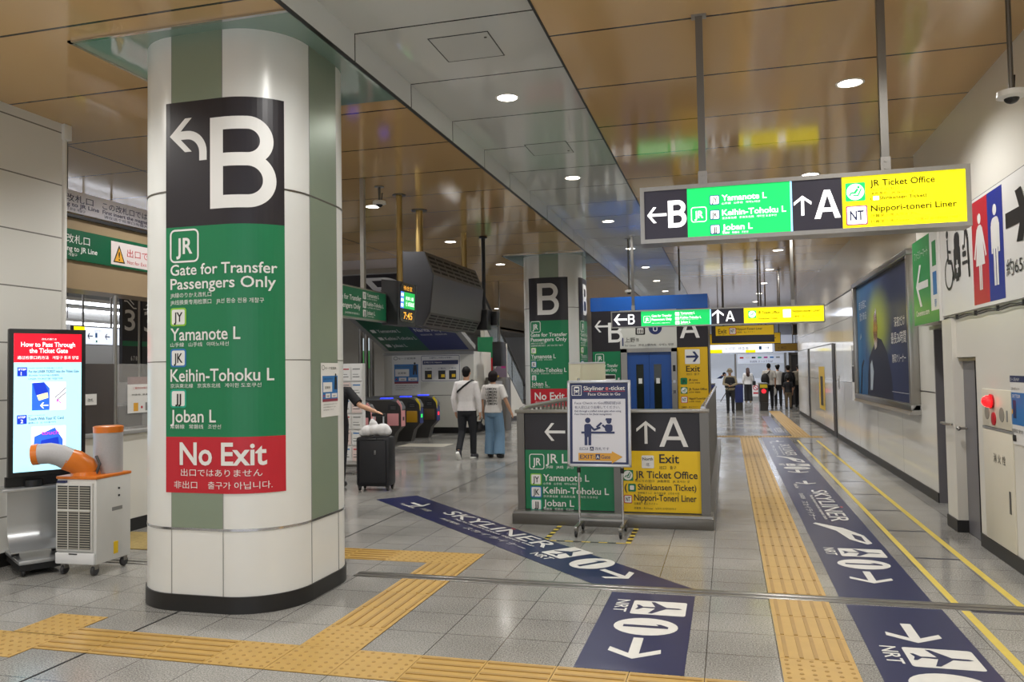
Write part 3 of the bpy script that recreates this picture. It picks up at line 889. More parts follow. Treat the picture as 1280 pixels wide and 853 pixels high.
# further yellow signs hanging down the corridor
def far_sign(label, x0, x1, y, z0, z1, fill, frame=DARKER, posts=True, field=S_YEL):
    t = thing('hanging_sign', label, 'hanging sign', (x0, y, z0), 0, 'far hanging signs')
    MB().box(0, 0, 0, x1 - x0, .1, z1 - z0).build('case', frame, t)
    P = Panel((.015, -.001, .015), (1, 0, 0)); P.rect('field', field, 0, 0, x1 - x0 - .03, z1 - z0 - .03, 0); fill(P, x1 - x0 - .03, z1 - z0 - .03); P.build(t)
    if posts:
        for q in (.2, .8): MB().cyl(((x1 - x0) * q, .05, z1 - z0), ((x1 - x0) * q, .05, CZ - z0 - .001), .02, n=8).build('post', STEEL_D, t)
    return t
def fs1(P, W, H):
    P.rect('dark_field', S_BLACK, 0, 0, .06 * W, H, 1)
    P.rect('dark_field', S_BLACK, 0, 0, W, .42 * H, 1)
    P.text('lettering', S_INK, 'Exit', .1 * W, .55 * H, .28 * H, w=.14 * W); P.text('lettering', S_INK, '出口  출구', .1 * W, .45 * H, .06 * H, w=.12 * W)
    P.badge(.28 * W, .48 * H, .42 * H, 'NT', S_RED)
    P.text('lettering', S_INK, 'Nippori-Toneri Liner', .4 * W, .74 * H, .13 * H, w=.42 * W); P.text('lettering', S_INK, '日暮里・舎人ライナー', .4 * W, .56 * H, .1 * H, w=.3 * W)
far_sign('yellow Exit and Nippori-Toneri Liner sign hanging just beyond the second lit sign', -.4, 1.27, 23.0, 2.3, 2.78, fs1)
def fs2(P, W, H):
    seat_icon(P, .2 * W, .2 * H, .5 * H, 2); P.rect('badge_field', S_WHITE, .6 * W, .2 * H, .68 * W, .7 * H, 2); P.arrow('lettering', S_INK, .88 * W, .5 * H, .12 * W, 180, t=.02)
far_sign('yellow far hanging sign peeping out behind the Exit sign', -.55, 1.68, 27, 2.36, 2.72, fs2)
def fs3(P, W, H):
    P.text('lettering', S_NAVY, '←切符  特急券', .3 * W, .3 * H, .4 * H, w=.35 * W); P.rect('yellow_field', E_YEL, .02 * W, 0, .25 * W, .4 * H, 1); P.rect('yellow_field', E_YEL, .6 * W, 0, .75 * W, .3 * H, 1)
    P.rect('badge_field', S_BLUE, .8 * W, .3 * H, .84 * W, .7 * H, 2); P.arrow('lettering', S_NAVY, .92 * W, .5 * H, .07 * W, 0, t=.02)
far_sign('white lit sign board spanning above the distant ticket gates', -.85, 1.8, 34, 2.2, 2.58, fs3, field=M('lit_far_white', '#F2F6FF', .4, emit=1.1))
far_sign('dull ochre sign right of the white lit board over the distant gates', 1.84, 2.7, 33.4, 2.23, 2.54, lambda P, W, H: P.text('lettering', S_INK, '→ 出口', .1 * W, .3 * H, .35 * H), field=M('ochre_sign', '#9A7A2A', .4))
# slim poles seen hanging in the background
for (x, y, zb, zt, lb) in ((-.9, 16.6, 3.2, CZ + .2, 'thin ceiling pole left of the lit sign post far back'), (.72, 19.0, 2.9, CZ, 'thin dark pole hanging from the brown ceiling behind the second sign'), (1.3, 21.0, 2.9, CZ, 'thin dark pole hanging furthest right behind the second sign')):
    t = thing('ceiling_pole', lb, 'pole', (x, y, zb))
    MB().cyl((0, 0, 0), (0, 0, zt - zb - .002), .018, n=8).build('pole', STEEL_D, t)
    MB().cyl((0, 0, zt - zb - .012), (0, 0, zt - zb - .002), .06, n=16).build('flange', STEEL_D, t)

# ================================================================ ENCLOSURE AROUND THE STAIRS
EX0, EX1, EY0, EY1 = -2.24, -.166, 8.24, 17.6
t = thing('stair_enclosure', 'steel railing enclosure on a plinth in the middle of the floor, lift behind it', 'railing', (0, 0, 0))
b = MB()
b.box(EX0, EY0, 0, EX1, EY0 + .32, .11, .006).box(EX1 - .32, EY0 + .32, 0, EX1, EY1, .11).box(EX0, EY0 + .32, 0, EX0 + .32, EY1, .11)
b.build('plinth', STEEL_D, t)
MB().box(EX0 + .01, EY0 + .015, .11, EX1 - .01, EY0 + .3, .135).build('plinth_cap', STEEL, t)
FY = 8.36
for (x0, x1) in ((-2.2, -2.12), (-1.165, -1.085), (-.285, -.195)):
    MB().box(x0, FY - .02, .13, x1, FY + .07, 1.18).build('post', STEEL_D, t)
MB().box(-2.22, FY - .03, 1.165, -.19, FY + .08, 1.2, .006).build('top_rail', STEEL, t)
MB().box(-2.12, FY + .015, .13, -.285, FY + .05, 1.165).build('backing', DARKER, t)
for i, x in enumerate((-.25, -2.16)):
    MB().tube([(x, FY + .03, 1.2), (x, FY + .3, 1.215), (x, 17.4, 1.215)], .027, 12).build('handrail', CHROME if i == 0 else STEEL, t)
    y = FY + .2; bars = MB()
    k = 0
    while y < 17.4:
        MB().box(x - .008, y - .03, .11, x + .008, y + .03, 1.2).build('baluster', STEEL_D, t)
        y += .22; k += 1
# sign boards on its front
def front_panel(label, x0, x1, fill):
    s = thing('sign_board', label, 'sign', (0, 0, 0), 0, 'enclosure sign boards')
    MB().box(x0, FY + .002, .145, x1, FY + .014, 1.155).build('board', DARKER, s)
    P = Panel((x0, FY + .001, .145), (1, 0, 0)); fill(P, x1 - x0, 1.01); P.build(s)
def fp1(P, W, H):
    P.rect('black_field', S_BLACK, 0, .62 * H, W, H, 0); P.rect('green_field', S_GREEN, 0, 0, W, .62 * H, 0)
    P.arrow('lettering', S_WHITE, .33, .81 * H, .225, 180, t=.03)
    P.big_b('lettering', S_WHITE, .5, .67 * H, .22, .28, .045)
    P.jr(.045, .415 * H, .165)
    P.text('lettering', S_WHITE, 'JR Line', .225, .485 * H, .095, w=.4); P.text('lettering', S_WHITE, 'JR線   JR线   JR선', .225, .43 * H, .03, w=.3)
    for i, (c, n, sub, col, w1, w2) in enumerate((('JY', 'Yamanote L', YAMA, S_LIME, .495, .36), ('JK', 'Keihin-Tohoku L', KEI, S_BLUE, .7, .58), ('JJ', 'Joban L', JOB, S_TEAL, .33, .32))):
        vb = (.265 - .135 * i) * H * .98 - .01
        P.badge(.055, vb, .122, c, col); P.text('lettering', S_WHITE, n, .195, vb + .048, .068, w=w1); P.text('lettering', S_WHITE, sub, .195, vb + .008, .024, w=w2)
front_panel('black and green JR lines board on the enclosure front, left of the easel', -2.118, -1.167, fp1)
def fp2(P, W, H):
    P.rect('black_field', S_BLACK, 0, .62 * H, W, H, 0); P.rect('yellow_field', S_YEL, 0, 0, W, .62 * H, 0)
    P.arrow('lettering', S_WHITE, .255, .81 * H, .235, 90, t=.03)
    P.big_a('lettering', S_WHITE, .39, .665 * H, .29, .3, .045)
    P.rr('badge_field', S_WHITE, .205, .445 * H, .33, .575 * H, .012, 2)
    P.text('badge_lettering', S_INK, 'North', .2675, .525 * H, .03, w=.105, align='c'); P.text('badge_lettering', S_INK, '北', .2675, .468 * H, .035, align='c')
    P.text('lettering_black', S_INK, 'Exit', .385, .5 * H, .09, w=.2); P.text('lettering_black', S_INK, '出口   출구', .385, .44 * H, .036, w=.17)
    seat_icon(P, .005, .315 * H, .11, 2)
    P.text('lettering_black', S_INK, 'JR Ticket Office', .135, .345 * H, .072, w=.63); P.text('lettering_black', S_INK, 'みどりの窓口   JR售票处   JR 표사는 곳', .135, .305 * H, .026, w=.55)
    P.text('lettering_black', S_INK, '(', .025, .215 * H, .07); P.rr('ticket_office_symbol', S_GREEN, .06, .205 * H, .14, .285 * H, .012, 2)
    P.rr('ticket_office_symbol', S_WHITE, .078, .222 * H, .122, .268 * H, .01, 3)
    P.text('lettering_black', S_INK, 'Shinkansen Ticket)', .16, .225 * H, .06, w=.59); P.text('lettering_black', S_INK, '新幹線きっぷ   新干线车票   신칸센 티켓', .16, .185 * H, .022, w=.42)
    P.badge(.015, .085 * H, .085, 'NT', S_RED)
    P.text('lettering_black', S_INK, 'Nippori-Toneri Liner', .12, .115 * H, .065, w=.63); P.text('lettering_black', S_INK, '日暮里・舎人ライナー', .12, .075 * H, .024, w=.24)
    P.text('lettering_black', S_INK, '日暮里・舎人Liner   닛포리 도네리라이너', .12, .03 * H, .022, w=.42)
front_panel('black and yellow Exit board with big A on the enclosure, right of easel', -1.083, -.287, fp2)
# frosted clear panel standing behind the easel
t = thing('acrylic_panel', 'pale clear acrylic panel on a stand behind the easel', 'panel', (-1.7, 9.0, 0))
MB().box(-.05, 0, 1.3, .37, .006, 1.7).build('sheet', M('acrylic', '#D8D2B4', .15, alpha=.55), t)
MB().box(-.05, -.004, 1.69, .37, .01, 1.705).build('edge', STEEL, t)
MB().cyl((.1, .02, .0), (.1, .02, 1.68), .012, n=8).cyl((.25, .02, 0), (.25, .02, 1.68), .012, n=8).build('leg', STEEL_D, t)

# ================================================================ EASEL BOARD ON CASTERS
t = thing('easel_sign', 'white Skyliner e-ticket notice on a wheeled steel stand before the enclosure', 'easel sign', (-1.235, 7.86, 0))
W, H = .63, .85; zb = .665; lean = math.radians(4)
Vv = Vector((0, math.sin(lean), math.cos(lean)))
U = Vector((1, 0, 0)); O = Vector((-.315, -.03, zb))
fr = MB()
def fpt(u, v, n): return O + U * u + Vv * v - U.cross(Vv) * -n
xf = Matrix.Translation(O) @ Matrix.Rotation(-lean, 4, 'X')
f = MB().box(0, -.016, 0, W, .012, .028, .006).box(0, -.016, H - .028, W, .012, H, .006).box(0, -.016, 0, .028, .012, H, .006).box(W - .028, -.016, 0, W, .012, H, .006)
f.build('frame', M('aluminium', '#C9CBD0', .3, .6), t, xf=xf)
MB().box(.02, -.006, .02, W - .02, .008, H - .02).build('board', WHITE, t, xf=xf)
P = Panel(O + Vv * .0 - Vector((0, .008, 0)), U, Vv)
P.rect('navy_border', S_NAVY, .028, .028, W - .028, H - .028, 0)
P.rect('paper', M('notice_paper', '#E2E2EA', .4), .052, .048, W - .052, H - .185, 1)
P.ring('print_white', S_WHITE, .045, H - .15, .145, H - .05, .006, .006, 1)
P.rr('print_white', S_WHITE, .067, H - .12, .123, H - .062, .014, 1); P.rect('print_navy', S_NAVY, .076, H - .096, .114, H - .076, 2); P.bar('print_white', S_WHITE, (.075, H - .14), (.068, H - .12), .006, 1); P.bar('print_white', S_WHITE, (.115, H - .14), (.122, H - .12), .006, 1)
P.disc('print_navy', S_NAVY, .081, H - .11, .006, 2, n=8); P.disc('print_navy', S_NAVY, .109, H - .11, .006, 2, n=8)
P.text('print_white', S_WHITE, 'Skyliner', .165, H - .098, .04, w=.205); P.text('print_red', M('print_salmon', '#F08070', .4), 'e', .385, H - .098, .042); P.text('print_white', S_WHITE, '-ticket', .42, H - .098, .04, w=.155)
P.rect('print_red', S_RED, .165, H - .112, .575, H - .107, 1)
P.text('print_white', S_WHITE, 'Face Check in Go', .21, H - .15, .026, w=.32)
P.text('print_navy', S_NAVY, 'Face Check in Go(顔認証)は', .075, H - .235, .028, w=.46, lv=2); P.text('print_navy', S_NAVY, '有人窓口より出場してください。', .075, H - .278, .028, w=.45, lv=2)
P.text('print_navy', S_NAVY, 'Exit through a staffed ticket gate when using', .075, H - .312, .017, w=.46, lv=2); P.text('print_navy', S_NAVY, 'Face Check in Go (facial recognition).', .075, H - .342, .017, w=.37, lv=2)
mm = S_NAVY
P.disc('pictogram', mm, .205, .455, .027, 2); P.rr('pictogram', mm, .17, .29, .24, .42, .02, 2)
P.rect('pictogram', mm, .172, .21, .2, .31, 2); P.rect('pictogram', mm, .21, .21, .238, .31, 2)
P.bar('pictogram', mm, (.225, .405), (.27, .36), .02, 2); P.bar('pictogram', mm, (.265, .36), (.33, .385), .02, 2)
P.poly('pictogram', mm, [(.3, .38), (.35, .425), (.335, .438), (.285, .393)], 2)
P.rect('pictogram', mm, .14, .325, .47, .345, 2)
P.disc('pictogram', mm, .415, .445, .024, 2); P.poly('pictogram', mm, [(.38, .455), (.385, .475), (.44, .475), (.445, .458), (.43, .45)], 3); P.rr('pictogram', mm, .375, .345, .45, .415, .02, 2)
P.bar('pictogram', mm, (.39, .375), (.35, .41), .018, 2)
P.text('print_navy', S_NAVY, '出口は', .12, .165, .03, w=.09, lv=2); P.rect('print_navy', S_NAVY, .225, .158, .262, .196, 2); P.text('print_white', S_WHITE, 'A', .2435, .164, .026, align='c'); P.text('print_navy', S_NAVY, '改札です', .275, .165, .03, w=.14, lv=2)
P.poly('yellow_arrow', S_ORANGE, [(.11, .06), (.44, .06), (.44, .035), (.545, .1), (.44, .165 - .01), (.44, .135), (.11, .135)], 2)
P.text('print_navy', S_NAVY, 'EXIT:', .125, .08, .038, w=.145); P.rect('print_navy', S_NAVY, .28, .072, .325, .125, 3); P.text('print_white', S_WHITE, 'A', .3025, .082, .032, align='c', lv=4); P.text('print_navy', S_NAVY, 'Gate', .335, .082, .034, w=.09)
P.build(t)
for x in (-.215, .215):
    MB().cyl((x, .02, .1), (x, .03, .74), .011, n=12).build('leg', CHROME, t)
    MB().cyl((x, .0245, .6), (x, .0255, .65), .019, n=12).build('clamp', BLACK, t)
    MB().box(x - .018, -.22, .085, x + .018, .24, .11, .004).build('foot_bar', STEEL, t)
    for y in (-.18, .2):
        c = MB().lathe([(.031, -.011), (.034, -.005), (.034, .005), (.031, .011)], y, .036, n=18, axis='x').build('caster', BLACK, t)
        c.location = (x, 0, 0)
        MB().box(x - .017, y - .018, .045, x + .017, y + .018, .087).build('caster_fork', STEEL_D, t)
MB().box(-.215, .008, .13, .215, .03, .152).build('cross_bar', STEEL, t)
for x in (-.2, .2): MB().cyl((x, .03, 1.505), (x, .03, 1.535), .012, n=10).build('clip', CHROME, t)

# ================================================================ LIFT SHAFT
LB = vary(M('lift_blue', '#1B55A6', .25, .1), 3, .04); LBD = M('lift_door_blue', '#1D4A90', .3)
LY = 18.5
t = thing('lift_shaft', 'blue topped lift tower with sign panels round its doors behind the enclosure', 'lift', (-1.72, LY, 0))
MB().box(-1.32, .02, 0, 1.32, 2.2, 3.28).build('shaft', DARKER, t)
MB().box(-1.335, 0, 2.97, 1.33, 2.22, 3.29).build('fascia', LB, t)
fr = MB().box(-.64, -.05, 0, -.5, .02, 2.08).box(.5, -.05, 0, .62, .02, 2.08).box(-.64, -.05, 2.0, .62, .02, 2.09)
fr.build('door_frame', STEEL, t)
for sx in (-1, 1):
    d = MB()
    a, b_ = (-.5, -.003) if sx < 0 else (.003, .5)
    wa, wb = (-.3, -.13) if sx < 0 else (.1, .27)
    d.box(a, -.02, .02, wa, .02, 2.0).box(wb, -.02, .02, b_, .02, 2.0).box(wa, -.02, 1.72, wb, .02, 2.0).box(wa, -.02, .02, wb, .02, .5)
    dd = d.build('door_leaf', LBD, t)
    MB().box(wa, -.004, .5, wb, .004, 1.72).build('window_pane', M('dark_glass', '#20261F', .05, alpha=1), dd)
    MB().box(wa + .05, -.012, 1.28, wb - .04, -.004, 1.4).build('window_sticker', S_WHITE, dd)
for i, z in enumerate((1.55, 1.28, 1.05)):
    MB().box(.53, -.06, z, .59, -.048, z + (.14 if i == 0 else .07)).build('call_panel', BLACKM if i == 0 else CHROME, t)
P = Panel((-1.3, .005, 0), (1, 0, 0))
P.rect('black_field', S_BLACK, 0, 2.03, .64, 2.97, 0); P.arrow('lettering', S_WHITE, .22, 2.62, .33, 180, t=.045)
P.big_b('lettering', S_WHITE, .37, 2.24, .33, .46, .075)
P.rect('green_field', S_GREEN, 0, .6, .64, 2.03, 0); P.jr(.06, 1.78, .2)
P.text('lettering', S_WHITE, 'Gate for Transfer', .06, 1.67, .07, w=.52); P.text('lettering', S_WHITE, 'Passengers Only', .06, 1.57, .07, w=.5); P.text('lettering', S_WHITE, 'JR線のりかえ改札口', .06, 1.49, .03, w=.3)
P.rect('white_field', M('lift_sign_white', '#C9C9C2', .4), .64, 2.09, 1.93, 2.97, 0)
P.rr('symbol', S_INK, 1.0, 2.4, 1.22, 2.66, .02, 2); P.rect('symbol_white', S_WHITE, 1.04, 2.43, 1.18, 2.55, 3)
for k in range(3): P.rect('symbol', S_INK, 1.055 + .042 * k, 2.44, 1.08 + .042 * k, 2.53, 4)
P.disc('symbol_blue', S_NAVY, 1.45, 2.55, .15, 2); P.ring('symbol_white', S_WHITE, 1.4, 2.47, 1.5, 2.63, .04, .02, 3)
P.rect('symbol_blue', S_NAVY, .69, 2.15, .72, 2.34, 2); P.text('lettering_black', S_INK, '上野', .75, 2.24, .11, w=.24); P.text('lettering_black', S_INK, '方面', 1.0, 2.25, .08, w=.07); P.text('lettering_black', S_INK, 'for Ueno   开往上野方向   우에노 방면', .75, 2.14, .055, w=1.1)
P.rect('black_field', S_BLACK, 1.93, 2.09, 2.6, 2.97, 0); P.big_a('lettering', S_WHITE, 2.0, 2.3, .44, .5, .075)
P.rect('yellow_field', M('lift_sign_yellow', '#DDB21C', .4), 1.93, .6, 2.6, 2.09, 0)
P.rr('symbol_white', S_WHITE, 2.1, 1.71, 2.43, 2.04, .02, 2); P.arrow('arrow', S_NAVY, 2.265, 1.875, .28, 0, t=.05, lv=4)
P.text('lettering_black', S_INK, 'Exit', 2.12, 1.54, .13, w=.31); P.text('lettering_black', S_INK, '出口  출구', 2.13, 1.46, .05, w=.28)
for k, (c, l1) in enumerate((('JR', 'JR Line'), ('', 'JR Ticket Office'), ('NT', 'Nippori-Toneri Liner'))):
    v = 1.25 - .21 * k
    if k == 1: seat_icon(P, 1.99, v, .15, 2)
    else: P.badge(1.99, v, .15, c, S_GREEN if k == 0 else S_RED, ink=S_INK, field=S_GREEN if k == 0 else S_WHITE)
    P.text('lettering_black', S_INK, l1, 2.17, v + .08, .045, w=(.2, .4, .4)[k]); P.text('lettering_black', S_INK, '山手線  常磐線', 2.17, v + .02, .03, w=.25)
P.text('lettering_black', S_INK, '日暮里・舎人ライナー', 2.0, .72, .04, w=.4)
P.rr('notice', S_WHITE, .23, 1.25, .52, 1.5, .01, 3); P.rect('notice_head', S_INK, .24, 1.4, .51, 1.485, 4)
P.build(t)

# ================================================================ RIGHT WALL THINGS
# wall panels face -x: u runs towards the viewer (-y), v up
def wallP(x, y0, z0): return Panel((x, y0, z0), (0, -1, 0))

t = thing('toilet_sign', 'wide white toilet sign with red woman and blue man on the right wall', 'sign', (0, 0, 0))
MB().box(2.125, 6.55, 2.1, 2.149, 8.96, 3.055).build('board', S_WHITE, t)
P = wallP(2.124, 8.96, 2.1); H = .955
P.rect('white_field', S_WHITE, 0, 0, 2.41, H, 0)
ru = 8.96 - 7.87
P.rect('red_field', S_RED, ru, .03, ru + .44, .93, 1); P.rect('blue_field', M('sign_blue', '#1F2F8F', .4), ru + .44, .03, ru + .82, .93, 1)
def man(P, cu, v0, s, mat, part, lv=3):
    P.disc(part, mat, cu, v0 + s * .93, s * .07, lv)
    P.rr(part, mat, cu - s * .15, v0 + s * .45, cu + s * .15, v0 + s * .84, s * .1, lv)
    P.rect(part, mat, cu - s * .16, v0 + s * .4, cu - s * .1, v0 + s * .75, lv); P.rect(part, mat, cu + s * .1, v0 + s * .4, cu + s * .16, v0 + s * .75, lv)
    P.rect(part, mat, cu - s * .085, v0, cu - s * .012, v0 + s * .5, lv); P.rect(part, mat, cu + s * .012, v0, cu + s * .085, v0 + s * .5, lv)
def woman(P, cu, v0, s, mat, part, lv=3):
    P.disc(part, mat, cu, v0 + s * .93, s * .07, lv)
    P.poly(part, mat, [(cu - s * .19, v0 + s * .32), (cu - s * .09, v0 + s * .82), (cu - s * .05, v0 + s * .845), (cu + s * .05, v0 + s * .845), (cu + s * .09, v0 + s * .82), (cu + s * .19, v0 + s * .32)], lv)
    P.bar(part, mat, (cu - s * .09, v0 + s * .8), (cu - s * .24, v0 + s * .42), s * .055, lv); P.bar(part, mat, (cu + s * .09, v0 + s * .8), (cu + s * .24, v0 + s * .42), s * .055, lv)
    P.rect(part, mat, cu - s * .06, v0, cu - s * .008, v0 + s * .36, lv); P.rect(part, mat, cu + s * .008, v0, cu + s * .06, v0 + s * .36, lv)
woman(P, ru + .22, .15, .66, S_WHITE, 'woman_symbol'); man(P, ru + .63, .15, .66, S_WHITE, 'man_symbol')
# wheelchair, ostomate and baby-care symbols
c = .27
P.disc('wheelchair_symbol', S_INK, c + .0, .79, .04, 2); P.bar('wheelchair_symbol', S_INK, (c, .74), (c + .02, .5), .045, 2)
P.bar('wheelchair_symbol', S_INK, (c + .01, .52), (c + .14, .5), .045, 2); P.bar('wheelchair_symbol', S_INK, (c + .14, .5), (c + .2, .32), .045, 2); P.bar('wheelchair_symbol', S_INK, (c + .01, .62), (c + .12, .6), .03, 2)
for k in range(20):
    a, b_ = math.radians(100 + 13 * k), math.radians(113 + 13 * k)
    P.bar('wheelchair_symbol', S_INK, (c + .03 + .14 * math.cos(a), .4 + .15 * math.sin(a)), (c + .03 + .14 * math.cos(b_), .4 + .15 * math.sin(b_)), .028, 2)
man(P, .6, .3, .55, S_INK, 'ostomate_symbol', 2); P.rr('ostomate_symbol', S_INK, .49, .33, .71, .62, .03, 2)
P.rect('ostomate_cross', S_WHITE, .59, .38, .62, .5, 4); P.rect('ostomate_cross', S_WHITE, .555, .425, .655, .455, 4)
P.disc('baby_care_symbol', S_INK, .86, .84, .035, 2); P.bar('baby_care_symbol', S_INK, (.86, .8), (.95, .66), .06, 2); P.bar('baby_care_symbol', S_INK, (.95, .66), (.98, .3), .05, 2)
P.bar('baby_care_symbol', S_INK, (.88, .75), (.85, .58), .03, 2); P.rr('baby_care_symbol', S_INK, .78, .5, .9, .55, .02, 2); P.disc('baby_care_symbol', S_INK, .81, .59, .025, 2); P.rect('baby_care_symbol', S_INK, .77, .43, .93, .46, 2)
P.arrow('arrow', S_INK, ru + 1.13, .62, .48, 0, t=.12, lv=2)
P.text('lettering', S_INK, '約65m', ru + .87, .2, .13, w=.5, bold=.0)
P.build(t)
t = thing('shop_sign', 'green convenience store sign with white arrow left of the toilet sign', 'sign', (0, 0, 0))
MB().box(2.1, 8.975, 2.06, 2.149, 10.1, 3.01).build('board', WHITE, t)
SG = M('shop_green', '#1F9147', .35)
P = wallP(2.099, 10.1, 2.06)
P.rect('green_field', SG, .0, 0, .8, .95, 0); P.rect('white_field', S_WHITE, .8, 0, 1.125, .95, 0); P.rect('green_field', SG, .8, 0, 1.125, .12, 1); P.rect('green_field', SG, .9, .58, 1.06, .84, 1); P.rect('blue_field', S_BLUE, .9, .28, 1.06, .52, 1)
P.text('lettering', S_WHITE, 'ファミリーマート', .1, .74, .1, w=.62); P.text('lettering', S_WHITE, 'Convenience store', .12, .1, .06, w=.6)
P.arrow('arrow', S_WHITE, .42, .43, .56, 180, t=.08)
P.text('blue_lettering', S_BLUE, '駅', .95, .16, .08)
P.build(t)
t = thing('lit_box_sign', 'small glowing green emergency exit box between the poster frame and the shop sign', 'sign', (0, 0, 0))
MB().box(2.2, 10.18, 2.15, 2.345, 10.34, 2.55).build('box', E_GREEN, t)
MB().box(2.19, 10.16, 2.13, 2.2, 10.36, 2.57).build('frame', STEEL_D, t)

# advertising board
t = thing('advertising_board', 'large steel framed dark blue advertising poster on the right wall', 'poster frame', (0, 0, 0))
AY0, AY1, AZ0, AZ1 = 11.1, 15.72, 1.03, 3.1
b = MB()
fw = .08
b.box(XW - .12, AY0, AZ0, XW - .001, AY1, AZ0 + fw, .01).box(XW - .12, AY0, AZ1 - fw, XW - .001, AY1, AZ1, .01).box(XW - .12, AY0, AZ0 + fw, XW - .001, AY0 + fw, AZ1 - fw, .01).box(XW - .12, AY1 - fw, AZ0 + fw, XW - .001, AY1, AZ1 - fw, .01)
b.build('frame', STEEL, t)
pm = M('poster_art', '#1B2A52', .35, spec=.15)
bb = pm.node_tree.nodes['Principled BSDF']; g = nd(pm, 'ShaderNodeNewGeometry'); sp = nd(pm, 'ShaderNodeSeparateXYZ'); lk(pm, g.outputs['Position'], sp.inputs[0])
mr = nd(pm, 'ShaderNodeMapRange'); mr.inputs[1].default_value = 11.2; mr.inputs[2].default_value = 15.6; lk(pm, sp.outputs[1], mr.inputs[0])
rp = nd(pm, 'ShaderNodeValToRGB'); e = rp.color_ramp
e.elements[0].position = 0; e.elements[0].color = srgb('#1A2446'); e.elements[1].position = 1; e.elements[1].color = srgb('#3E78A8')
e.elements.new(.45).color = srgb('#22345F'); e.elements.new(.75).color = srgb('#27507E')
nz = nd(pm, 'ShaderNodeTexNoise'); nz.inputs['Scale'].default_value = 1.3; ad = nd(pm, 'ShaderNodeMath', operation='MULTIPLY_ADD'); ad.inputs[1].default_value = .35
lk(pm, g.outputs['Position'], nz.inputs['Vector']); lk(pm, nz.outputs['Fac'], ad.inputs[0]); lk(pm, mr.outputs[0], ad.inputs[2])
sb = nd(pm, 'ShaderNodeMath', operation='SUBTRACT'); sb.inputs[1].default_value = .17; lk(pm, ad.outputs[0], sb.inputs[0]); lk(pm, sb.outputs[0], rp.inputs[0]); 
vm = nd(pm, 'ShaderNodeVectorMath', operation='DISTANCE'); mp = nd(pm, 'ShaderNodeMapping'); mp.inputs['Location'].default_value = (0, -13.7 * .55, -2.25); mp.inputs['Scale'].default_value = (0, .55, 1)
lk(pm, g.outputs['Position'], mp.inputs['Vector']); lk(pm, mp.outputs[0], vm.inputs[0])
m3 = nd(pm, 'ShaderNodeMapRange'); m3.interpolation_type = 'SMOOTHSTEP'; m3.inputs[1].default_value = .1; m3.inputs[2].default_value = .75; m3.inputs[3].default_value = .9; m3.inputs[4].default_value = 0; lk(pm, vm.outputs['Value'], m3.inputs[0])
mx = nd(pm, 'ShaderNodeMix', data_type='RGBA'); mx.inputs[7].default_value = srgb('#A8B43C'); lk(pm, m3.outputs[0], mx.inputs[0]); lk(pm, rp.outputs[0], mx.inputs[6]); lk(pm, mx.outputs[2], bb.inputs['Base Color'])
b2_ = MB().prism([(XW - .14, AZ0 - .05), (XW - .001, AZ0 - .05), (XW - .001, AZ0 + .08), (XW - .05, AZ0 + .08)], 'y', AY0, AY1).build('sloped_sill', STEEL, t)
P = wallP(XW - .05, AY1 - fw, AZ0 + fw); W, H = AY1 - AY0 - 2 * fw, AZ1 - AZ0 - 2 * fw
P.rect('poster_sheet', pm, 0, 0, W, H, 0)
# generic dark seated figure and pale shapes of the poster picture
AR1, AR2, AR3 = M('poster_dark', '#121830', .35, spec=.15), M('poster_pale', '#A8B4BE', .35, spec=.15), M('poster_olive', '#7D8A3C', .35, spec=.15)
P.poly('picture_dark', AR1, [(.9, 0), (1.0, .35), (1.15, .62), (1.5, .78), (1.9, .95), (2.3, .9), (2.7, .7), (3.0, .35), (3.1, 0)], 1)
P.poly('picture_dark', AR1, [(.15, 0), (.35, .5), (.6, .62), (.65, .58), (.45, .46), (.3, 0)], 1)
P.poly('picture_pale', AR2, [(1.2, .1), (1.25, .52), (1.42, .6), (1.55, .4), (1.4, .1)], 2); P.poly('picture_pale', AR2, [(.25, .95), (.45, 1.0), (.38, 1.08)], 2)
P.poly('picture_skin', M('poster_skin', '#8C6A55', .15), [(1.72, .75), (1.6, 1.05), (1.68, 1.3), (1.9, 1.42), (2.0, 1.1), (1.9, .8)], 2)
for k, (s_, u, v, h_) in enumerate((('走る街に', .25, 1.5, .14), ('音がある', .3, 1.3, .14), ('深夜だけ', 3.3, 1.05, .14), ('最長36時間', 3.05, .82, .16), ('静岡クリーナー', 3.1, .55, .12))):
    P.text('lettering', S_WHITE, s_, u, v, h_, w=(.75, .7, .7, 1.0, .9)[k])
P.rect('lettering', S_WHITE, 3.0, .12, 4.2, .125, 1)
P.build(t)

# fire hydrant panel
t = thing('fire_hydrant_cabinet', 'white fire hydrant cabinet with a glowing red lamp in the right wall', 'fire hydrant cabinet', (0, 0, 0))
HW = M('hydrant_cream', '#DCD6C4', .35)
MB().box(2.137, 7.08, 1.085, 2.15, 7.82, 1.4, .003).build('alarm_panel', HW, t)
dr = MB().box(2.137, 7.08, .12, 2.15, 7.82, 1.055, .003).build('door', HW, t)
P = wallP(2.1365, 7.82, 0); P.text('lettering', S_INK, '消 火 栓', .27, .8, .075, w=.3, bold=0); P.build(dr)
MB().box(2.133, 7.15, .42, 2.137, 7.19, .6, .002).build('handle', STEEL_D, dr)
b = MB().box(2.14, 7.06, 1.06, 2.149, 7.84, 1.08); b.build('joint_strip', S_GREY, t)
RL = M('red_lamp', '#FF1418', .25, emit=3.0)
lm = MB().lathe([(.058, 2.137), (.062, 2.12)], 7.53, 1.3, axis='x').build('lamp_base', S_RED, t)
MB().ball((2.105, 7.53, 1.3), .05).build('lamp_lens', RL, lm)
MB().lathe([(.055, 2.1365), (.055, 2.128), (.04, 2.124)], 7.5, 1.155, axis='x').build('push_button', S_RED, t)
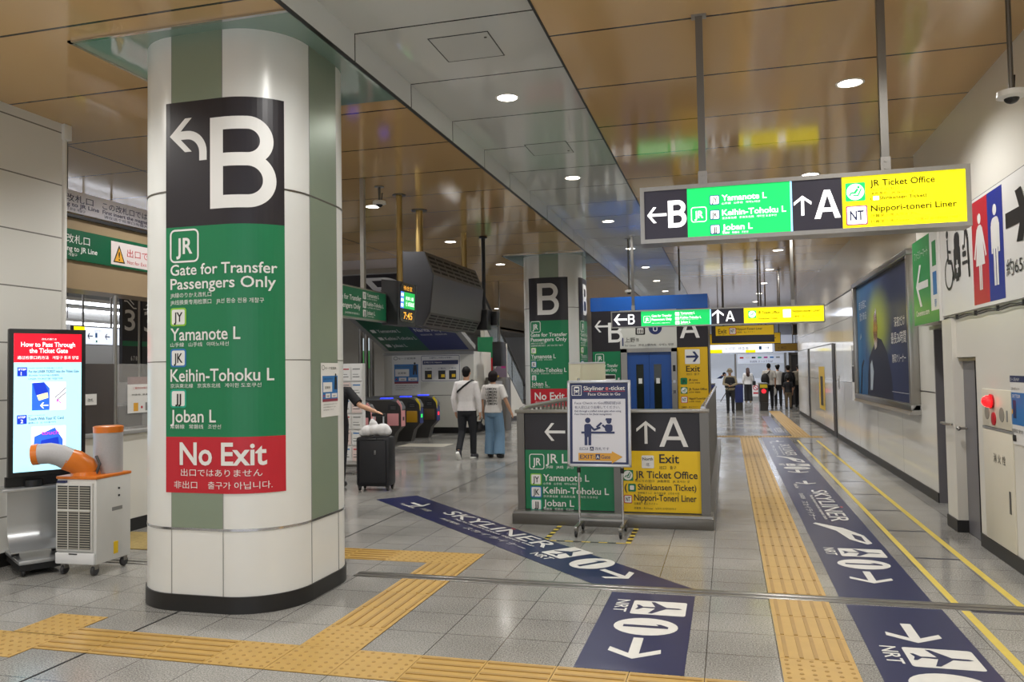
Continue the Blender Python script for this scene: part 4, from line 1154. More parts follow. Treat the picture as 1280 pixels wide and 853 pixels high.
for y in (7.68, 7.3): MB().lathe([(.06, 2.1365), (.058, 2.133)], y, 1.2, axis='x').build('speaker', M('speaker_mesh', '#8F8B80', .6), t)
MB().box(2.133, 7.16, 1.15, 2.137, 7.185, 1.24).build('name_plate', S_GREY, t)
t = thing('poster', 'blue and white travel poster cut by the right edge beside the hydrant cabinet', 'poster')
P = wallP(2.144, 7.1, .99); W, H = .42, .53
P.rect('paper', S_WHITE, 0, 0, W, H, 0); P.rect('blue_panel', S_BLUE, .0, .15, W, .4, 1); P.rect('navy_head', S_NAVY, 0, .48, W, H, 1); P.text('lettering', S_WHITE, 'ローズ島 MAP', .02, .49, .028)
P.rect('navy_head', S_NAVY, .05, .2, .12, .34, 2); P.disc('orange_dot', S_ORANGE, .03, .25, .02, 2); P.text('ink', S_INK, 'ご案内 旅行センター', .02, .42, .02); P.text('ink', S_INK, '期間限定 受付中', .02, .09, .03); P.rect('ink', S_INK, .02, .02, .1, .07, 2)
P.text('lettering', S_WHITE, 'SKY TOUR', .05, .36, .025); P.build(t)

# cables along the wall under the toilet sign
t = thing('cable_bundle', 'thin dark cables clipped along the right wall under the toilet sign', 'cable', (0, 0, 0))
for k, dz in enumerate((0, .018)):
    pts = [(2.14 - .004 * k, 6.3 + .18 * i, 2.075 - dz + .006 * math.sin(i * 1.9 + k)) for i in range(17)]
    MB().tube(pts, .005, 6).build('cable', BLACK, t)
for y in (6.7, 7.3, 7.9, 8.5): MB().box(2.128, y, 2.045, 2.149, y + .02, 2.09).build('clip', DARK, t)

# security cameras
def dome_cam(label, x, y, zc, drop, pole_r=.016):
    t = thing('security_camera', label, 'security camera', (x, y, zc))
    MB().cyl((0, 0, -.012), (0, 0, -.001), .06, n=20).build('ceiling_flange', S_GREY, t)
    MB().cyl((0, 0, -drop + .03), (0, 0, -.01), pole_r, n=12).build('pole', STEEL_D, t)
    MB().lathe([(.03, -drop + .06), (.085, -drop + .045), (.088, -drop + .01), (.06, -drop)], n=24).build('housing', WHITE, t)
    MB().ball((0, 0, -drop + .004), .045, .045, .038).build('dome', M('dome_glass', '#1A1A1C', .08), t)
    MB().cyl((.02, .02, -drop + .05), (.03, .03, -drop + .16), .006, n=6).build('cable', BLACK, t)
dome_cam('dome security camera on a grey drop pole at the top right corner', 1.8, 5.72, CZ, .74)
dome_cam('dome security camera under the brown ceiling beside the first left light', -4.32, 9.55, CZ, .24)
dome_cam('dome security camera on a drop pole from the grey ceiling left of the second sign', -1.88, 16.2, GZ, 1.1)

# reflecting panels and things on the far wall
t = thing('notice_box', 'small framed notice with dark picture on the far right wall, before the poster frame', 'notice', (0, 0, 0))
MB().box(XW - .05, 15.95, .95, XW - .001, 16.5, 2.0).build('frame', WHITE, t)
P = wallP(XW - .051, 16.47, 0); P.rect('picture', S_INK, .02, 1.3, .45, 1.6, 0); P.rect('picture', S_GREY, .05, 1.62, .4, 1.9, 0); P.build(t)
t = thing('notice', 'small white paper notice low on the far right wall near the dark post', 'notice')
P = wallP(XW - .003, 18.9, 1.1); P.rect('paper', S_WHITE, 0, 0, .22, .3, 0); P.rect('print', S_GREY, .03, .04, .19, .24, 1); P.build(t)
t = thing('wall_poster', 'tall yellow and dark poster on the far glossy wall beyond the dark post', 'poster')
P = wallP(XW - .003, 22.7, .5); P.rect('paper', S_YEL, 0, 0, 1.3, 1.1, 0); P.rect('print', S_INK, .35, .1, .9, .85, 1); P.build(t)

# ================================================================ LEFT SIDE: COUNTER, BANNERS
t = thing('ticket_counter', 'white staffed gate counter with clear screen left of the foreground pillar', 'counter', (0, 0, 0))
MB().box(-6.5, 6.3, .13, -6.1, 11.2, 1.02).build('body', M('counter_white', '#E0DED6', .3), t)
MB().box(-6.5, 6.3, 0, -6.09, 11.2, .13).build('skirting', SKIRT, t)
MB().box(-6.55, 6.3, 1.02, -6.07, 11.2, 1.06, .006).build('worktop', GREYPL, t)
MB().box(-6.2, 6.31, 1.06, -6.19, 7.02, 1.76).build('dark_screen', M('smoked_screen', '#4A4442', .12, spec=.7), t)
MB().box(-6.2, 7.03, 1.06, -6.192, 11.0, 1.76).build('clear_screen', M('clear_screen', '#B9B7B4', .05, alpha=.28, spec=.8), t)
MB().cyl((-6.195, 7.02, 1.06), (-6.195, 7.02, 2.48), .022, n=12).build('post', STEEL, t)
t = thing('notice', 'white paper sheet with red print and two pictures hung on the clear counter screen', 'notice')
P = Panel((-6.185, 7.19, 1.23), (0, 1, 0)); P.rect('paper', S_WHITE, 0, 0, .42, .31, 0); P.text('red_print', S_RED, 'ご案内のお知らせ', .08, .26, .024, w=.26); P.text('ink', S_INK, '特急券  乗車券', .06, .19, .018, w=.3); P.rect('picture', S_ORANGE, .09, .02, .16, .11, 1); P.rect('picture', S_GREY, .27, .02, .33, .11, 1); P.disc('red_print', S_RED, .215, .06, .015, 1)
P.build(t)
t = thing('notice', 'small white label stuck on the smoked counter screen', 'notice')
P = Panel((-6.187, 6.6, 1.345), (0, 1, 0)); P.rect('paper', S_WHITE, 0, 0, .16, .11, 0); P.text('ink', S_INK, '改札', .04, .035, .035); P.build(t)
# dim shapes behind the counter screen
t = thing('ticket_window_machine', 'dark office machine behind the clear counter screen', 'machine', (-6.9, 8.0, 0))
MB().box(-.35, -.4, 0, .2, .6, 1.3, .03).build('body', DARKER, t); MB().box(.19, -.2, 1.3, .22, .25, 1.62).build('screen', M('pink_panel', '#A77F7C', .4), t); MB().box(.2, .02, .9, .21, .3, 1.2).build('label_plate', S_GREY, t)
t = thing('banner_sign', 'white hanging banner about the first magnetic ticket, high at left', 'sign', (0, 0, 0))
MB().box(-6.43, 6.0, 3.31, -6.405, 9.6, 3.535).build('board', S_WHITE, t)
P = Panel((-6.404, 6.0, 3.31), (0, 1, 0)); P.rect('field', M('banner_white', '#EDEAF2', .4), 0, 0, 3.6, .225, 0)
P.text('lettering', S_NAVY, 'のりかえ改札口', .04, .115, .075, w=.9); P.text('lettering', S_NAVY, 'Connecting to JR Line', .2, .06, .04, w=.82); P.text('lettering', S_NAVY, '口  통신 환승 개찰구', .48, .018, .028, w=.35)
P.text('lettering', S_NAVY, 'この改札口では', 1.07, .115, .075, w=.68); P.text('red_lettering', S_RED, '1', 1.78, .11, .07); P.text('red_lettering', S_RED, 'きっぷ', 1.83, .12, .05, w=.13); P.text('lettering', S_NAVY, 'を入れてください', 2.0, .115, .075, w=.9)
P.text('lettering', S_NAVY, 'First insert the magnetic train ticket and', 1.07, .06, .04, w=1.25); P.text('lettering', S_NAVY, '请在这个检票口先插入第一张车票', 1.09, .018, .03, w=1.0)
P.build(t)
for y in (6.6, 8.8): MB().cyl((-6.415, y, 3.535), (-6.415, y, CZ - .002), .012, n=8).build('hanger', STEEL_D, t)
t = thing('beam_sign', 'dark green Connecting to JR Line sign on the beige beam with a white warning plate', 'sign', (0, 0, 0))
MB().box(-6.199, 6.22, 2.78, -6.17, 10.6, 3.08).build('board', S_GREEN, t)
P = Panel((-6.169, 6.22, 2.78), (0, 1, 0)); P.rect('field', M('beam_green', '#0B5A3C', .4), 0, 0, 4.38, .3, 0)
P.text('lettering', S_WHITE, 'え改札口', .02, .17, .085, w=.4); P.text('lettering', S_WHITE, 'ecting to JR Line', .02, .085, .05, w=.5); P.text('lettering', S_WHITE, '환승 개찰구', .06, .035, .03, w=.2)
P.rect('white_plate', M('plate_white', '#DDD3D2', .4), 0.71, .02, 2.0, .265, 1); P.poly('warning_triangle', S_INK, [(.74, .045), (.91, .045), (.825, .235)], 2); P.poly('warning_yellow', S_ORANGE, [(.76, .057), (.89, .057), (.825, .205)], 3); P.text('warning_triangle', S_INK, '!', .815, .07, .09, lv=4)
P.text('red_lettering', S_RED, '出口ではありません', .94, .13, .085, w=1.0); P.text('red_lettering', S_RED, 'Not for Exit  非出口  출구가 아닙니다', .94, .05, .05, w=.95); P.build(t)
# escalator 3 columns beyond the gates
for k, (y0, lb) in enumerate(((9.2, 'dark hanging panel with escalator symbol and 3, left one of the pair beyond the counter'), (9.58, 'dark hanging panel with escalator symbol and 3, right one partly behind the pillar'))):
    t = thing('platform_sign', lb, 'sign', (0, 0, 0), 0, 'dark number 3 panels')
    MB().box(-8.05, y0, 1.55, -8.0, y0 + .3, 2.85).build('board', S_BLACK, t)
    P = Panel((-7.999, y0, 1.55), (0, 1, 0)); P.rect('field', S_BLACK, 0, 0, .3, 1.3, 0); P.text('number', S_WHITE, '3', .04, .72, .28, w=.2, bold=.01)
    a = 1 if k == 0 else -1; cx = .15
    for p, q in (((-.12, 1.12), (-.06, 1.12)), ((-.06, 1.12), (.06, 1.03)), ((.06, 1.03), (.12, 1.03)), ((-.12, 1.17), (-.05, 1.17)), ((-.05, 1.17), (.07, 1.08))): P.bar('escalator_symbol', S_WHITE, (cx + a * p[0], p[1]), (cx + a * q[0], q[1]), .016, 2)
    P.disc('escalator_symbol', S_WHITE, cx - a * .03, 1.25, .02, 2, n=10); P.bar('escalator_symbol', S_WHITE, (cx - a * .03, 1.22), (cx - a * .03, 1.16), .03, 2)
    P.rect('green_stripe', S_GREEN, 0, .5, .3, .57, 1); P.text('number', S_WHITE, '6 7 8', .16, .3, .06, w=.12); P.build(t)
    MB().cyl((-8.025, y0 + .33 if k == 0 else y0 - .04, 0), (-8.025, y0 + .33 if k == 0 else y0 - .04, 3.4), .03, n=12).build('steel_post', STEEL, t) if k == 0 else None
t = thing('guide_sign', 'lit white guide sign with yellow end seen through the left gate opening', 'sign', (-9.0, 9.5, 0))
MB().box(-.06, -.1, 2.1, 0, .85, 2.37).build('case', DARK, t)
for y in (.1, .65): MB().cyl((-.03, y, 2.37), (-.03, y, 4.049), .015, n=8).build('hanger', STEEL_D, t)
P = Panel((.001, -.1, 2.11), (0, 1, 0)); P.rect('yellow_field', E_YEL, 0, 0, .2, .25, 0); P.rect('white_field', M('lit_soft_white', '#E8F0FF', .4, emit=.8), .2, 0, .95, .25, 0); P.arrow('lettering', S_NAVY, .3, .12, .1, 180, t=.015); P.arrow('lettering', S_NAVY, .64, .12, .1, 180, t=.015); P.rect('lettering', S_BLUE, .4, .1, .44, .17, 2); P.text('lettering', S_NAVY, 'エレベーター', .38, .19, .03, w=.14); P.rect('lettering', S_TEAL, .41, .03, .44, .06, 2); P.rect('lettering', S_RED, .78, .12, .8, .2, 2); P.build(t)
for k, (x, z, lb) in enumerate(((-11.2, 3.0, 'long fluorescent tube over the platform hall, nearer'), (-12.6, 2.75, 'long fluorescent tube over the platform hall, lower and further'), (-12.6, 3.05, 'long fluorescent tube over the platform hall, against the back wall'))):
    t = thing('tube_light', lb, 'ceiling light', (x - (.3 if k == 2 else 0), 13, z), 0, 'platform hall tube lights')
    MB().box(-.08, -4, -.01, .08, 5, .05).build('batten', WHITE, t); MB().cyl((0, -4, -.03), (0, 5, -.03), .035, n=10).build('tube', M('tube_glow', '#F2F5FF', .4, emit=6), t)
    MB().cyl((0, 0, .05), (0, 0, 3.55 - z), .01, n=6).build('hanger', STEEL_D, t)

# ================================================================ INFORMATION SCREEN ON A STAND
ux, uy = .55, .835
t = thing('digital_sign', 'tall lit information screen on a wheeled stand at far left behind the cooler', 'digital sign', (-5.6, 5.575, 0), math.atan2(uy, ux))
W, Z0, Z1 = .58, .80, 2.04
MB().box(-W / 2, 0, Z0, W / 2, .07, Z1, .006).build('bezel', BLACK, t)
sw, sh = W - .07, Z1 - Z0 - .08
P = Panel((-sw / 2, -.001, Z0 + .04), (1, 0, 0))
SRD = M('screen_red', '#F0102A', .3, emit=1.0); SCY = M('screen_cyan', '#B4EEFF', .3, emit=.95); SBL = M('screen_blue', '#1238C8', .3, emit=.8); SWH = M('screen_white', '#FFFFFF', .3, emit=1.2); SBK = M('screen_ink', '#18306A', .3, emit=.15); SB2 = M('screen_midblue', '#2E6CE0', .3, emit=.8); SYL = M('screen_cream', '#F7EDB8', .3, emit=.9); SPK = M('screen_pink', '#D040C8', .3, emit=.8)
P.rect('screen', SCY, 0, 0, sw, sh, 0); P.rect('red_header', SRD, 0, .79 * sh, sw, sh, 1)
P.text('header_lettering', SWH, '改札の通り方', .4 * sw, .955 * sh, .014 * sh, w=.22 * sw); P.text('header_lettering', SWH, 'How to Pass Through', .1 * sw, .905 * sh, .033 * sh, w=.8 * sw); P.text('header_lettering', SWH, 'the Ticket Gate', .22 * sw, .86 * sh, .033 * sh, w=.57 * sw); P.text('header_lettering', SWH, '通过检票口的方法   개찰구 통과 방법', .05 * sw, .815 * sh, .024 * sh, w=.9 * sw)
for (n, v) in (('1', .69), ('2', .345)):
    P.rect('step_box', SBL, .05 * sw, v * sh, .19 * sw, (v + .065) * sh, 1); P.text('step_lettering', SWH, 'STEP', .065 * sw, (v + .043) * sh, .013 * sh, w=.11 * sw); P.text('step_lettering', SWH, n, .1 * sw, (v + .008) * sh, .024 * sh)
P.text('screen_lettering', SBK, 'LINER TICKETを改札機に入れる', .21 * sw, .745 * sh, .009 * sh, w=.5 * sw); P.text('screen_lettering', SBK, 'Put the LINER TICKET into the Ticket Gate', .21 * sw, .715 * sh, .018 * sh, w=.75 * sw); P.text('screen_lettering', SBK, '将LINER TICKET插入检票机', .21 * sw, .69 * sh, .014 * sh, w=.45 * sw); P.text('screen_lettering', SBK, 'LINER TICKET을 개찰기에', .21 * sw, .665 * sh, .014 * sh, w=.5 * sw)
P.rect('picture', SWH, .26 * sw, .44 * sh, .76 * sw, .645 * sh, 1); P.poly('picture_blue', SB2, [(.26 * sw, .44 * sh), (.26 * sw, .64 * sh), (.44 * sw, .645 * sh), (.52 * sw, .6 * sh), (.52 * sw, .44 * sh)], 2); P.poly('picture_navy', SBL, [(.27 * sw, .64 * sh), (.44 * sw, .645 * sh), (.5 * sw, .57 * sh), (.32 * sw, .55 * sh)], 3); P.poly('picture_ticket', SYL, [(.33 * sw, .55 * sh), (.49 * sw, .57 * sh), (.5 * sw, .53 * sh), (.36 * sw, .51 * sh)], 4); P.arrow('picture_arrow', SWH, .44 * sw, .475 * sh, .12 * sw, 180, lv=5); P.bar('picture_hand', SBK, (.6 * sw, .53 * sh), (.76 * sw, .6 * sh), .006, 3); P.bar('picture_hand', SBK, (.62 * sw, .51 * sh), (.76 * sw, .565 * sh), .006, 3); P.arrow('picture_pink', SPK, .66 * sw, .5 * sh, .09 * sw, 135, lv=3)
P.text('screen_lettering', SBK, 'ICカードをタッチ', .21 * sw, .4 * sh, .009 * sh, w=.24 * sw); P.text('screen_lettering', SBK, 'Touch With Your IC Card', .21 * sw, .37 * sh, .02 * sh, w=.52 * sw); P.text('screen_lettering', SBK, '触摸IC卡   IC 카드를 터치', .21 * sw, .345 * sh, .014 * sh, w=.4 * sw)
P.rect('picture', SWH, .26 * sw, .06 * sh, .76 * sw, .32 * sh, 1); P.poly('picture_blue', SB2, [(.27 * sw, .08 * sh), (.3 * sw, .25 * sh), (.6 * sw, .31 * sh), (.72 * sw, .22 * sh), (.72 * sw, .1 * sh)], 2); P.poly('picture_navy', SBL, [(.35 * sw, .1 * sh), (.4 * sw, .22 * sh), (.65 * sw, .24 * sh), (.68 * sw, .12 * sh)], 3); P.text('picture_pink', SPK, 'touch', .4 * sw, .26 * sh, .03 * sh, w=.26 * sw, lv=6, bold=.04)
P.build(t)
AL = M('stand_silver', '#B4B6B8', .3, .7)
MB().box(-.24, .09, .12, -.19, .15, 1.6, .004).box(.06, .09, .12, .11, .15, .8, .004).build('upright', DARKER, t)
MB().box(-.34, -.06, .69, .2, .2, .715, .004).build('shelf', AL, t)
MB().cyl((-.1, .02, .715), (-.1, .02, .77), .07, n=20).build('small_speaker', BLACK, t)
MB().box(-.3, .06, .715, .3, .1, .8).build('screen_bracket', BLACK, t)
pts = [(-.02, .68), (-.02, .4)] + [(-.02 - .16 * (1 - math.cos(a)), .4 - .18 * math.sin(a)) for a in [math.radians(d) for d in (20, 40, 60, 80)]] + [(-.2, .2), (-.2, .19)] + [(-.0 - .15 * (1 - math.cos(a)), .4 - .2 * math.sin(a)) for a in [math.radians(d) for d in (80, 60, 40, 20)]] + [(0, .68)]
MB().prism([(y + .1, z) for y, z in pts], 'x', -.28, .19).build('curved_panel', AL, t)
MB().box(-.24, -.17, .1, .13, .6, .135, .01).build('base_plate', AL, t)
MB().box(-.23, -.16, .05, .12, .59, .1).build('base_frame', BLACKM, t)
for x, y in ((-.2, -.13), (.09, -.13), (-.2, .54), (.09, .54)): MB().lathe([(.028, -.012), (.032, 0), (.028, .012)], y, .033, n=16, axis='x').build('caster', BLACK, t).location = (x, 0, 0)

# ================================================================ SPOT COOLER
t = thing('floor_mat', 'worn yellow and black patterned mat on the floor behind the cooler', 'mat', (-5.75, 6.75, 0))
MB().box(-.3, -.35, 0, .5, .35, .006).build('mat', vary(M('mat_yellow', '#A8925A', .7), 30, .5), t)
t = thing('spot_cooler', 'white portable spot cooler with orange top and two ducts in front of the screen', 'portable air conditioner', (-5.2, 5.66, 0), math.radians(2))
OR = M('cooler_orange', '#E07A22', .3); CW = vary(M('cooler_white', '#D9D8D4', .4), 8, .04); DU = vary(M('duct_grey', '#B4B2B4', .45), 90, .1)
MB().box(-.19, -.2, .09, .19, .21, .79, .012).build('body', CW, t)
MB().box(-.195, -.21, .785, .195, .215, .81, .008).build('top_rim', OR, t)
MB().box(-.18, -.222, .2, .165, -.198, .755, .004).build('grille_frame', CW, t)
g = MB()
for i in range(26): g.box(-.16, -.229, .225 + .0196 * i, .15, -.221, .225 + .0196 * i + .009)
g.build('grille_slats', M('grille_shade', '#A8A498', .5), t)
MB().box(-.162, -.226, .22, .152, -.2205, .735).build('grille_back', DARKER, t)
MB().box(-.162, -.232, .53, .152, -.222, .542).box(-.06, -.231, .22, -.054, -.222, .735).box(.045, -.231, .22, .051, -.222, .735).build('grille_bars', CW, t)
MB().box(-.188, -.225, .095, .185, -.199, .19, .012).build('drain_tray', M('tray_white', '#E6E6E6', .35), t)
MB().box(-.05, -.228, .175, .03, -.2255, .185).build('tray_slot', DARK, t)
MB().box(.19, -.02, .5, .193, .1, .53).build('name_plate', S_GREY, t)
MB().box(.19, .0, .14, .193, .05, .24).build('yellow_label', S_YEL, t)
MB().box(-.17, -.226, .757, -.09, -.2, .775).build('maker_plate', S_NAVY, t)
for z in (.62, .68): MB().cyl((.189, .06, z), (.196, .06, z), .009, n=10).build('screw', BLACK, t)
MB().cyl((.06, .09, .81), (.06, .09, 1.17), .115, n=32).build('exhaust_duct', DU, t)
MB().lathe([(.118, 1.15), (.12, 1.2), (.105, 1.205)], .06, .09, n=32).build('duct_rim', OR, t)
MB().tube([(.0, -.1, .81), (.0, -.1, .84)], [.115, .105], 24).build('nozzle_base', OR, t)
MB().tube([(.0, -.1, .83), (-.01, -.115, .88), (-.05, -.155, .925), (-.1, -.205, .955)], [.1, .1, .095, .092], 24).build('nozzle_elbow', OR, t)
MB().tube([(-.085, -.195, .95), (-.13, -.235, .985), (-.19, -.28, 1.006), (-.26, -.325, 1.002)], [.09, .088, .085, .082], 24).build('outlet_duct', DU, t)
MB().tube([(-.255, -.322, 1.002), (-.295, -.345, .998)], [.086, .084], 24).build('outlet_rim', OR, t)
MB().tube([(.1, -.1, .812), (.12, -.08, .9), (.07, -.06, .96)], .012, 8).build('cable', DARK, t)
for x, y in ((-.14, -.17), (.15, -.17), (.15, .17), (-.14, .17)):
    MB().lathe([(.036, -.014), (.042, -.006), (.042, .006), (.036, .014)], y, .042, n=20, axis='x').build('caster', DARK, t).location = (x, 0, 0)
    MB().box(x - .02, y - .02, .05, x + .02, y + .02, .092).build('caster_fork', STEEL, t)

# ================================================================ OVERHEAD THINGS ON THE LEFT
t = thing('hanging_sign', 'dark green hanging gate sign right behind the foreground pillar, on a tall post', 'hanging sign', (-4.3, 9.1, 0))
MB().box(-.09, -1.3, 2.28, -.012, .62, 2.67).build('case', STEEL, t)
P = Panel((-.011, -1.29, 2.3), (0, 1, 0)); P.rect('field', M('hang_green', '#0F6A45', .4), 0, 0, 1.9, .35, 0)
P.jr(.3, .1, .15); P.text('lettering', S_WHITE, 'Gate for Transfer', .5, .2, .06, w=.65); P.text('lettering', S_WHITE, 'Passengers Only', .5, .1, .06, w=.63); P.text('lettering', S_WHITE, 'JR线换乘专用检票口', .72, .03, .025, w=.38)
for k, (c, n, w1) in enumerate((('JY', 'Yamanote L', .36), ('JK', 'Keihin-Tohoku L', .5), ('JJ', 'Joban L', .24))):
    P.rr('line_badge', S_WHITE, 1.2, .235 - .11 * k, 1.29, .325 - .11 * k, .01, 2); P.text('badge_lettering', S_INK, c, 1.245, .255 - .11 * k, .05, w=.05, align='c', lv=4); P.text('lettering', S_WHITE, n, 1.31, .27 - .11 * k, .05, w=w1); P.text('lettering', S_WHITE, '山手線 京浜東北', 1.32, .24 - .11 * k, .018, w=w1 * .8)
P.build(t)
MB().box(-.07, -.03, 2.67, -.02, .03, CZ - .001).build('post', STEEL, t)
MB().box(-.07, -1.0, 2.67, -.02, -.95, CZ - .001).build('post', STEEL, t)
t = thing('led_display', 'small dark LED departure display hung in front of the big grey housing', 'display', (-4.15, 10.05, 0))
MB().prism([(-.25, 2.26), (-.02, 2.25), (.0, 2.83), (-.25, 2.86)], 'y', -.29, .34).build('case', DARKER, t)
LEDG = M('led_green', '#1FB050', .4, emit=.9); LEDB = M('led_blue', '#5A8CFF', .4, emit=.9); LEDO = M('led_amber', '#FFB43A', .4, emit=1.0); LGL = M('smoked_display', '#3B3A30', .15)
P = Panel((-.013, -.24, 2.28), (0, 1, 0), (.034, 0, 1)); P.rr('window', LGL, 0, .02, .52, .54, .08, 1); P.rect('green_screen', LEDG, .12, .2, .5, .42, 2); P.rect('blue_screen', LEDB, .01, .2, .12, .42, 2); P.text('white_lettering', E_WHITE, '発車 2番', .18, .32, .05, w=.28); P.text('white_lettering', E_WHITE, '行 8両編成', .18, .24, .06, w=.3)
for k in range(3): P.rect('white_lettering', E_WHITE, .025, .22 + .07 * k, .1, .26 + .07 * k, 3)
P.text('amber_lettering', LEDO, '待合室', .1, .45, .06, w=.3); P.text('amber_lettering', LEDO, '7:45', .12, .06, .09, w=.3)
P.build(t)
MB().cyl((-.12, .03, 2.84), (-.12, .03, CZ - .001), .042, n=20).build('post', M('brass_post', '#B79B62', .25, .7), t)
MB().cyl((-.12, .03, CZ - .012), (-.12, .03, CZ - .001), .09, n=20).build('flange', STEEL_D, t)
t = thing('departure_board_housing', 'large dark grey departure board housing seen from its slanted vented back, hung at centre left', 'departure board', (-4.2, 12.25, 0))
HG = vary(M('housing_grey', '#55524F', .35, .3), 3, .05); HD = M('housing_dark', '#2C2C30', .45)
MB().prism([(-.42, 2.33), (-.12, 2.3), (-.0, 2.5), (.06, 3.05), (-.08, 3.4), (-.42, 3.42)], 'y', -1.24, 1.24).build('case', HD, t)
MB().prism([(.003, 2.5), (.012, 2.5), (.072, 3.05), (.063, 3.05)], 'y', -1.235, 1.235).build('back_panel', HG, t)
for (p, q) in (((-.12, 2.3), (0, 2.5)), ((.06, 3.05), (-.08, 3.4))):
    MB().prism([(p[0] + .003, p[1]), (p[0] + .012, p[1]), (q[0] + .012, q[1]), (q[0] + .003, q[1])], 'y', -1.235, 1.235).build('vent_panel', HG, t)
    v = MB()
    for r_ in range(4):
        f0 = .14 + .2 * r_
        for k in range(7):
            y0 = -1.17 + .34 * k
            a = (p[0] + (q[0] - p[0]) * f0 + .0125, p[1] + (q[1] - p[1]) * f0); b2 = (p[0] + (q[0] - p[0]) * (f0 + .1) + .0125, p[1] + (q[1] - p[1]) * (f0 + .1))
            v.prism([a, (a[0] + .002, a[1]), (b2[0] + .002, b2[1]), b2], 'y', y0, y0 + .28)
    v.build('vent_slots', BLACKM, t)
MB().box(-.44, -1.25, 2.31, -.42, 1.25, 3.43).build('front_frame', STEEL, t)
MB().cyl((-.2, -1.1, 3.4), (-.2, -1.1, CZ - .001), .055, n=20).cyl((-.2, 1.0, 3.4), (-.2, 1.0, CZ - .001), .055, n=20).build('post', M('brass_post', '#B79B62', .25, .7), t)
MB().cyl((-.2, -1.1, CZ - .012), (-.2, -1.1, CZ - .001), .12, n=20).build('flange', STEEL_D, t)
t = thing('speaker_pole', 'black ceiling pole carrying black speakers at the right end of the grey housing', 'speaker', (-4.2, 13.75, 0))
MB().cyl((0, 0, 2.6), (0, 0, CZ - .001), .035, n=14).build('pole', BLACK, t); MB().cyl((0, 0, CZ - .03), (0, 0, CZ - .001), .075, n=18).build('flange', BLACK, t)
MB().box(-.1, -.16, 2.36, .1, .1, 2.72, .01).build('speaker_box', BLACK, t); MB().box(.06, .12, 2.45, .2, .3, 2.7, .01).build('side_box', BLACK, t); MB().cyl((0, .0, 2.55), (.1, .2, 2.55), .02, n=8).build('arm', BLACK, t)

# ================================================================ TICKET GATES
GD = M('gate_dark', '#3A3836', .4); GT = M('gate_top', '#6E7072', .3, .3); GP = M('gate_pink', '#DE9A9C', .4); GY = M('gate_ochre', '#B68B1E', .4); GN = M('gate_navy', '#2C3A78', .35); GBL = M('gate_blue_light', '#2A3CFF', .3, emit=1.6); GYE = M('gate_yellow', '#E8D02C', .4); GBR = M('gate_brown', '#5A4A36', .45)
def gate(label, xe, y, col, pink, L=1.7, lamp=None):
    t = thing('ticket_gate', label, 'ticket gate', (xe, y, 0), 0, 'ticket gates at the left')
    prof = [(-L, .0), (-.22, .0), (-.14, .28), (0, .42), (0, .78), (-.03, .88), (-.1, .96), (-.22, 1.01), (-L, 1.01)]
    MB().prism(prof, 'y', -.1, .12).build('body', GD, t)
    MB().prism([(-L, 1.01), (-.24, 1.01), (-.1, .965), (-.02, .88), (0.012, .8), (.012, .86), (-.06, .98), (-.2, 1.04), (-L, 1.04)], 'y', -.11, .13).build('top_cover', GT, t)
    MB().box(-.004, -.095, .43, .014, .115, .78).build('end_panel', GN if not pink else GP, t)
    MB().box(-.32, -.106, .45, -.05, -.099, .72, .01).build('side_plate', col, t)
    MB().box(-.3, -.108, .79, -.02 - .05, -.1, .92).build('reader_window', DARKER, t)
    for zz in (.82, .86): MB().box(-.24, -.1095, zz, -.12, -.1075, zz + .006).build('window_mark', S_GREY, t)
    MB().box(-.5, -.09, 1.03, -.26, .1, 1.065, .01).build('card_reader', GBL, t)
    MB().prism([(-.1, .99), (.0, .87), (.022, .72), (.022, .9), (-.06, 1.02)], 'y', -.118, -.09).build('corner_guard', GYE if not pink else GP, t)
    MB().box(.013, -.03, .56, .02, .05, .64).build('direction_lamp', M('gate_lamp_green', '#30E060', .4, emit=1.2) if lamp == 'g' else M('gate_lamp_red', '#FF2A38', .4, emit=1.2) if lamp == 'r' else DARK, t)
    return t
for (y, col, pk, lp, lb) in ((13.7, GP, True, None, 'pink ticket gate nearest, mostly hidden by the leaflet rack and suitcase'), (15.0, GP, True, None, 'second pink ticket gate, above the suitcase'), (16.55, GP, True, None, 'pink ticket gate with a blue light right of the suitcase'), (17.65, GY, False, 'g', 'ticket gate with ochre side plate and yellow corner guard'), (18.7, GBR, False, 'r', 'last ticket gate with brown side and red lamp against the white booth')):
    gate(lb, -6.98 if y < 18 else -6.95, y, col, pk, lamp=lp)
tag(MB().box(-7.05, 16.4, 0, -5.98, 17.1, .0015).build('floor_sticker', M('pale_floor_mat', '#CFCABB', .4)), 'pale floor sticker on the ground in front of the ticket gates', 'floor sticker')

# white booth behind the gates with slanted green and navy sign
t = thing('ticket_booth', 'white fare adjustment booth behind the ticket gates with posters under a slanted sign', 'booth', (0, 0, 0))
BW = vary(M('booth_white', '#D4D2C8', .35), 2, .03)
MB().box(-8.95, 20.0, .16, -6.42, 21.6, 2.15).build('body', BW, t); MB().box(-8.95, 20.01, 0, -6.42, 21.6, .16).build('skirting', SKIRT, t)
MB().box(-7.75, 19.99, 1.0, -6.44, 19.999, 1.012).build('joint', DARK, t); MB().box(-8.97, 19.96, 2.08, -6.4, 20.0, 2.16).build('top_rail', GREYPL, t)
t = thing('canopy_sign', 'slanted overhanging green and navy Narita Airport sign with black B top over the booth', 'sign', (0, 0, 0))
O = Vector((-8.75, 19.9, 2.2)); Vv = Vector((0, -1.57, .56)).normalized(); Lc = 4.56
Nn = Vector((1, 0, 0)).cross(Vv)
b = MB(); 
xf = Matrix.Translation(O) @ Matrix((Vector((1, 0, 0)), Vv, Nn)).transposed().to_4x4()
b.box(-.15, -.05, -.12, 2.4, Lc, -.005)
b.build('case', GREYPL, t, xf=xf)
P = Panel(O, (1, 0, 0), Vv)
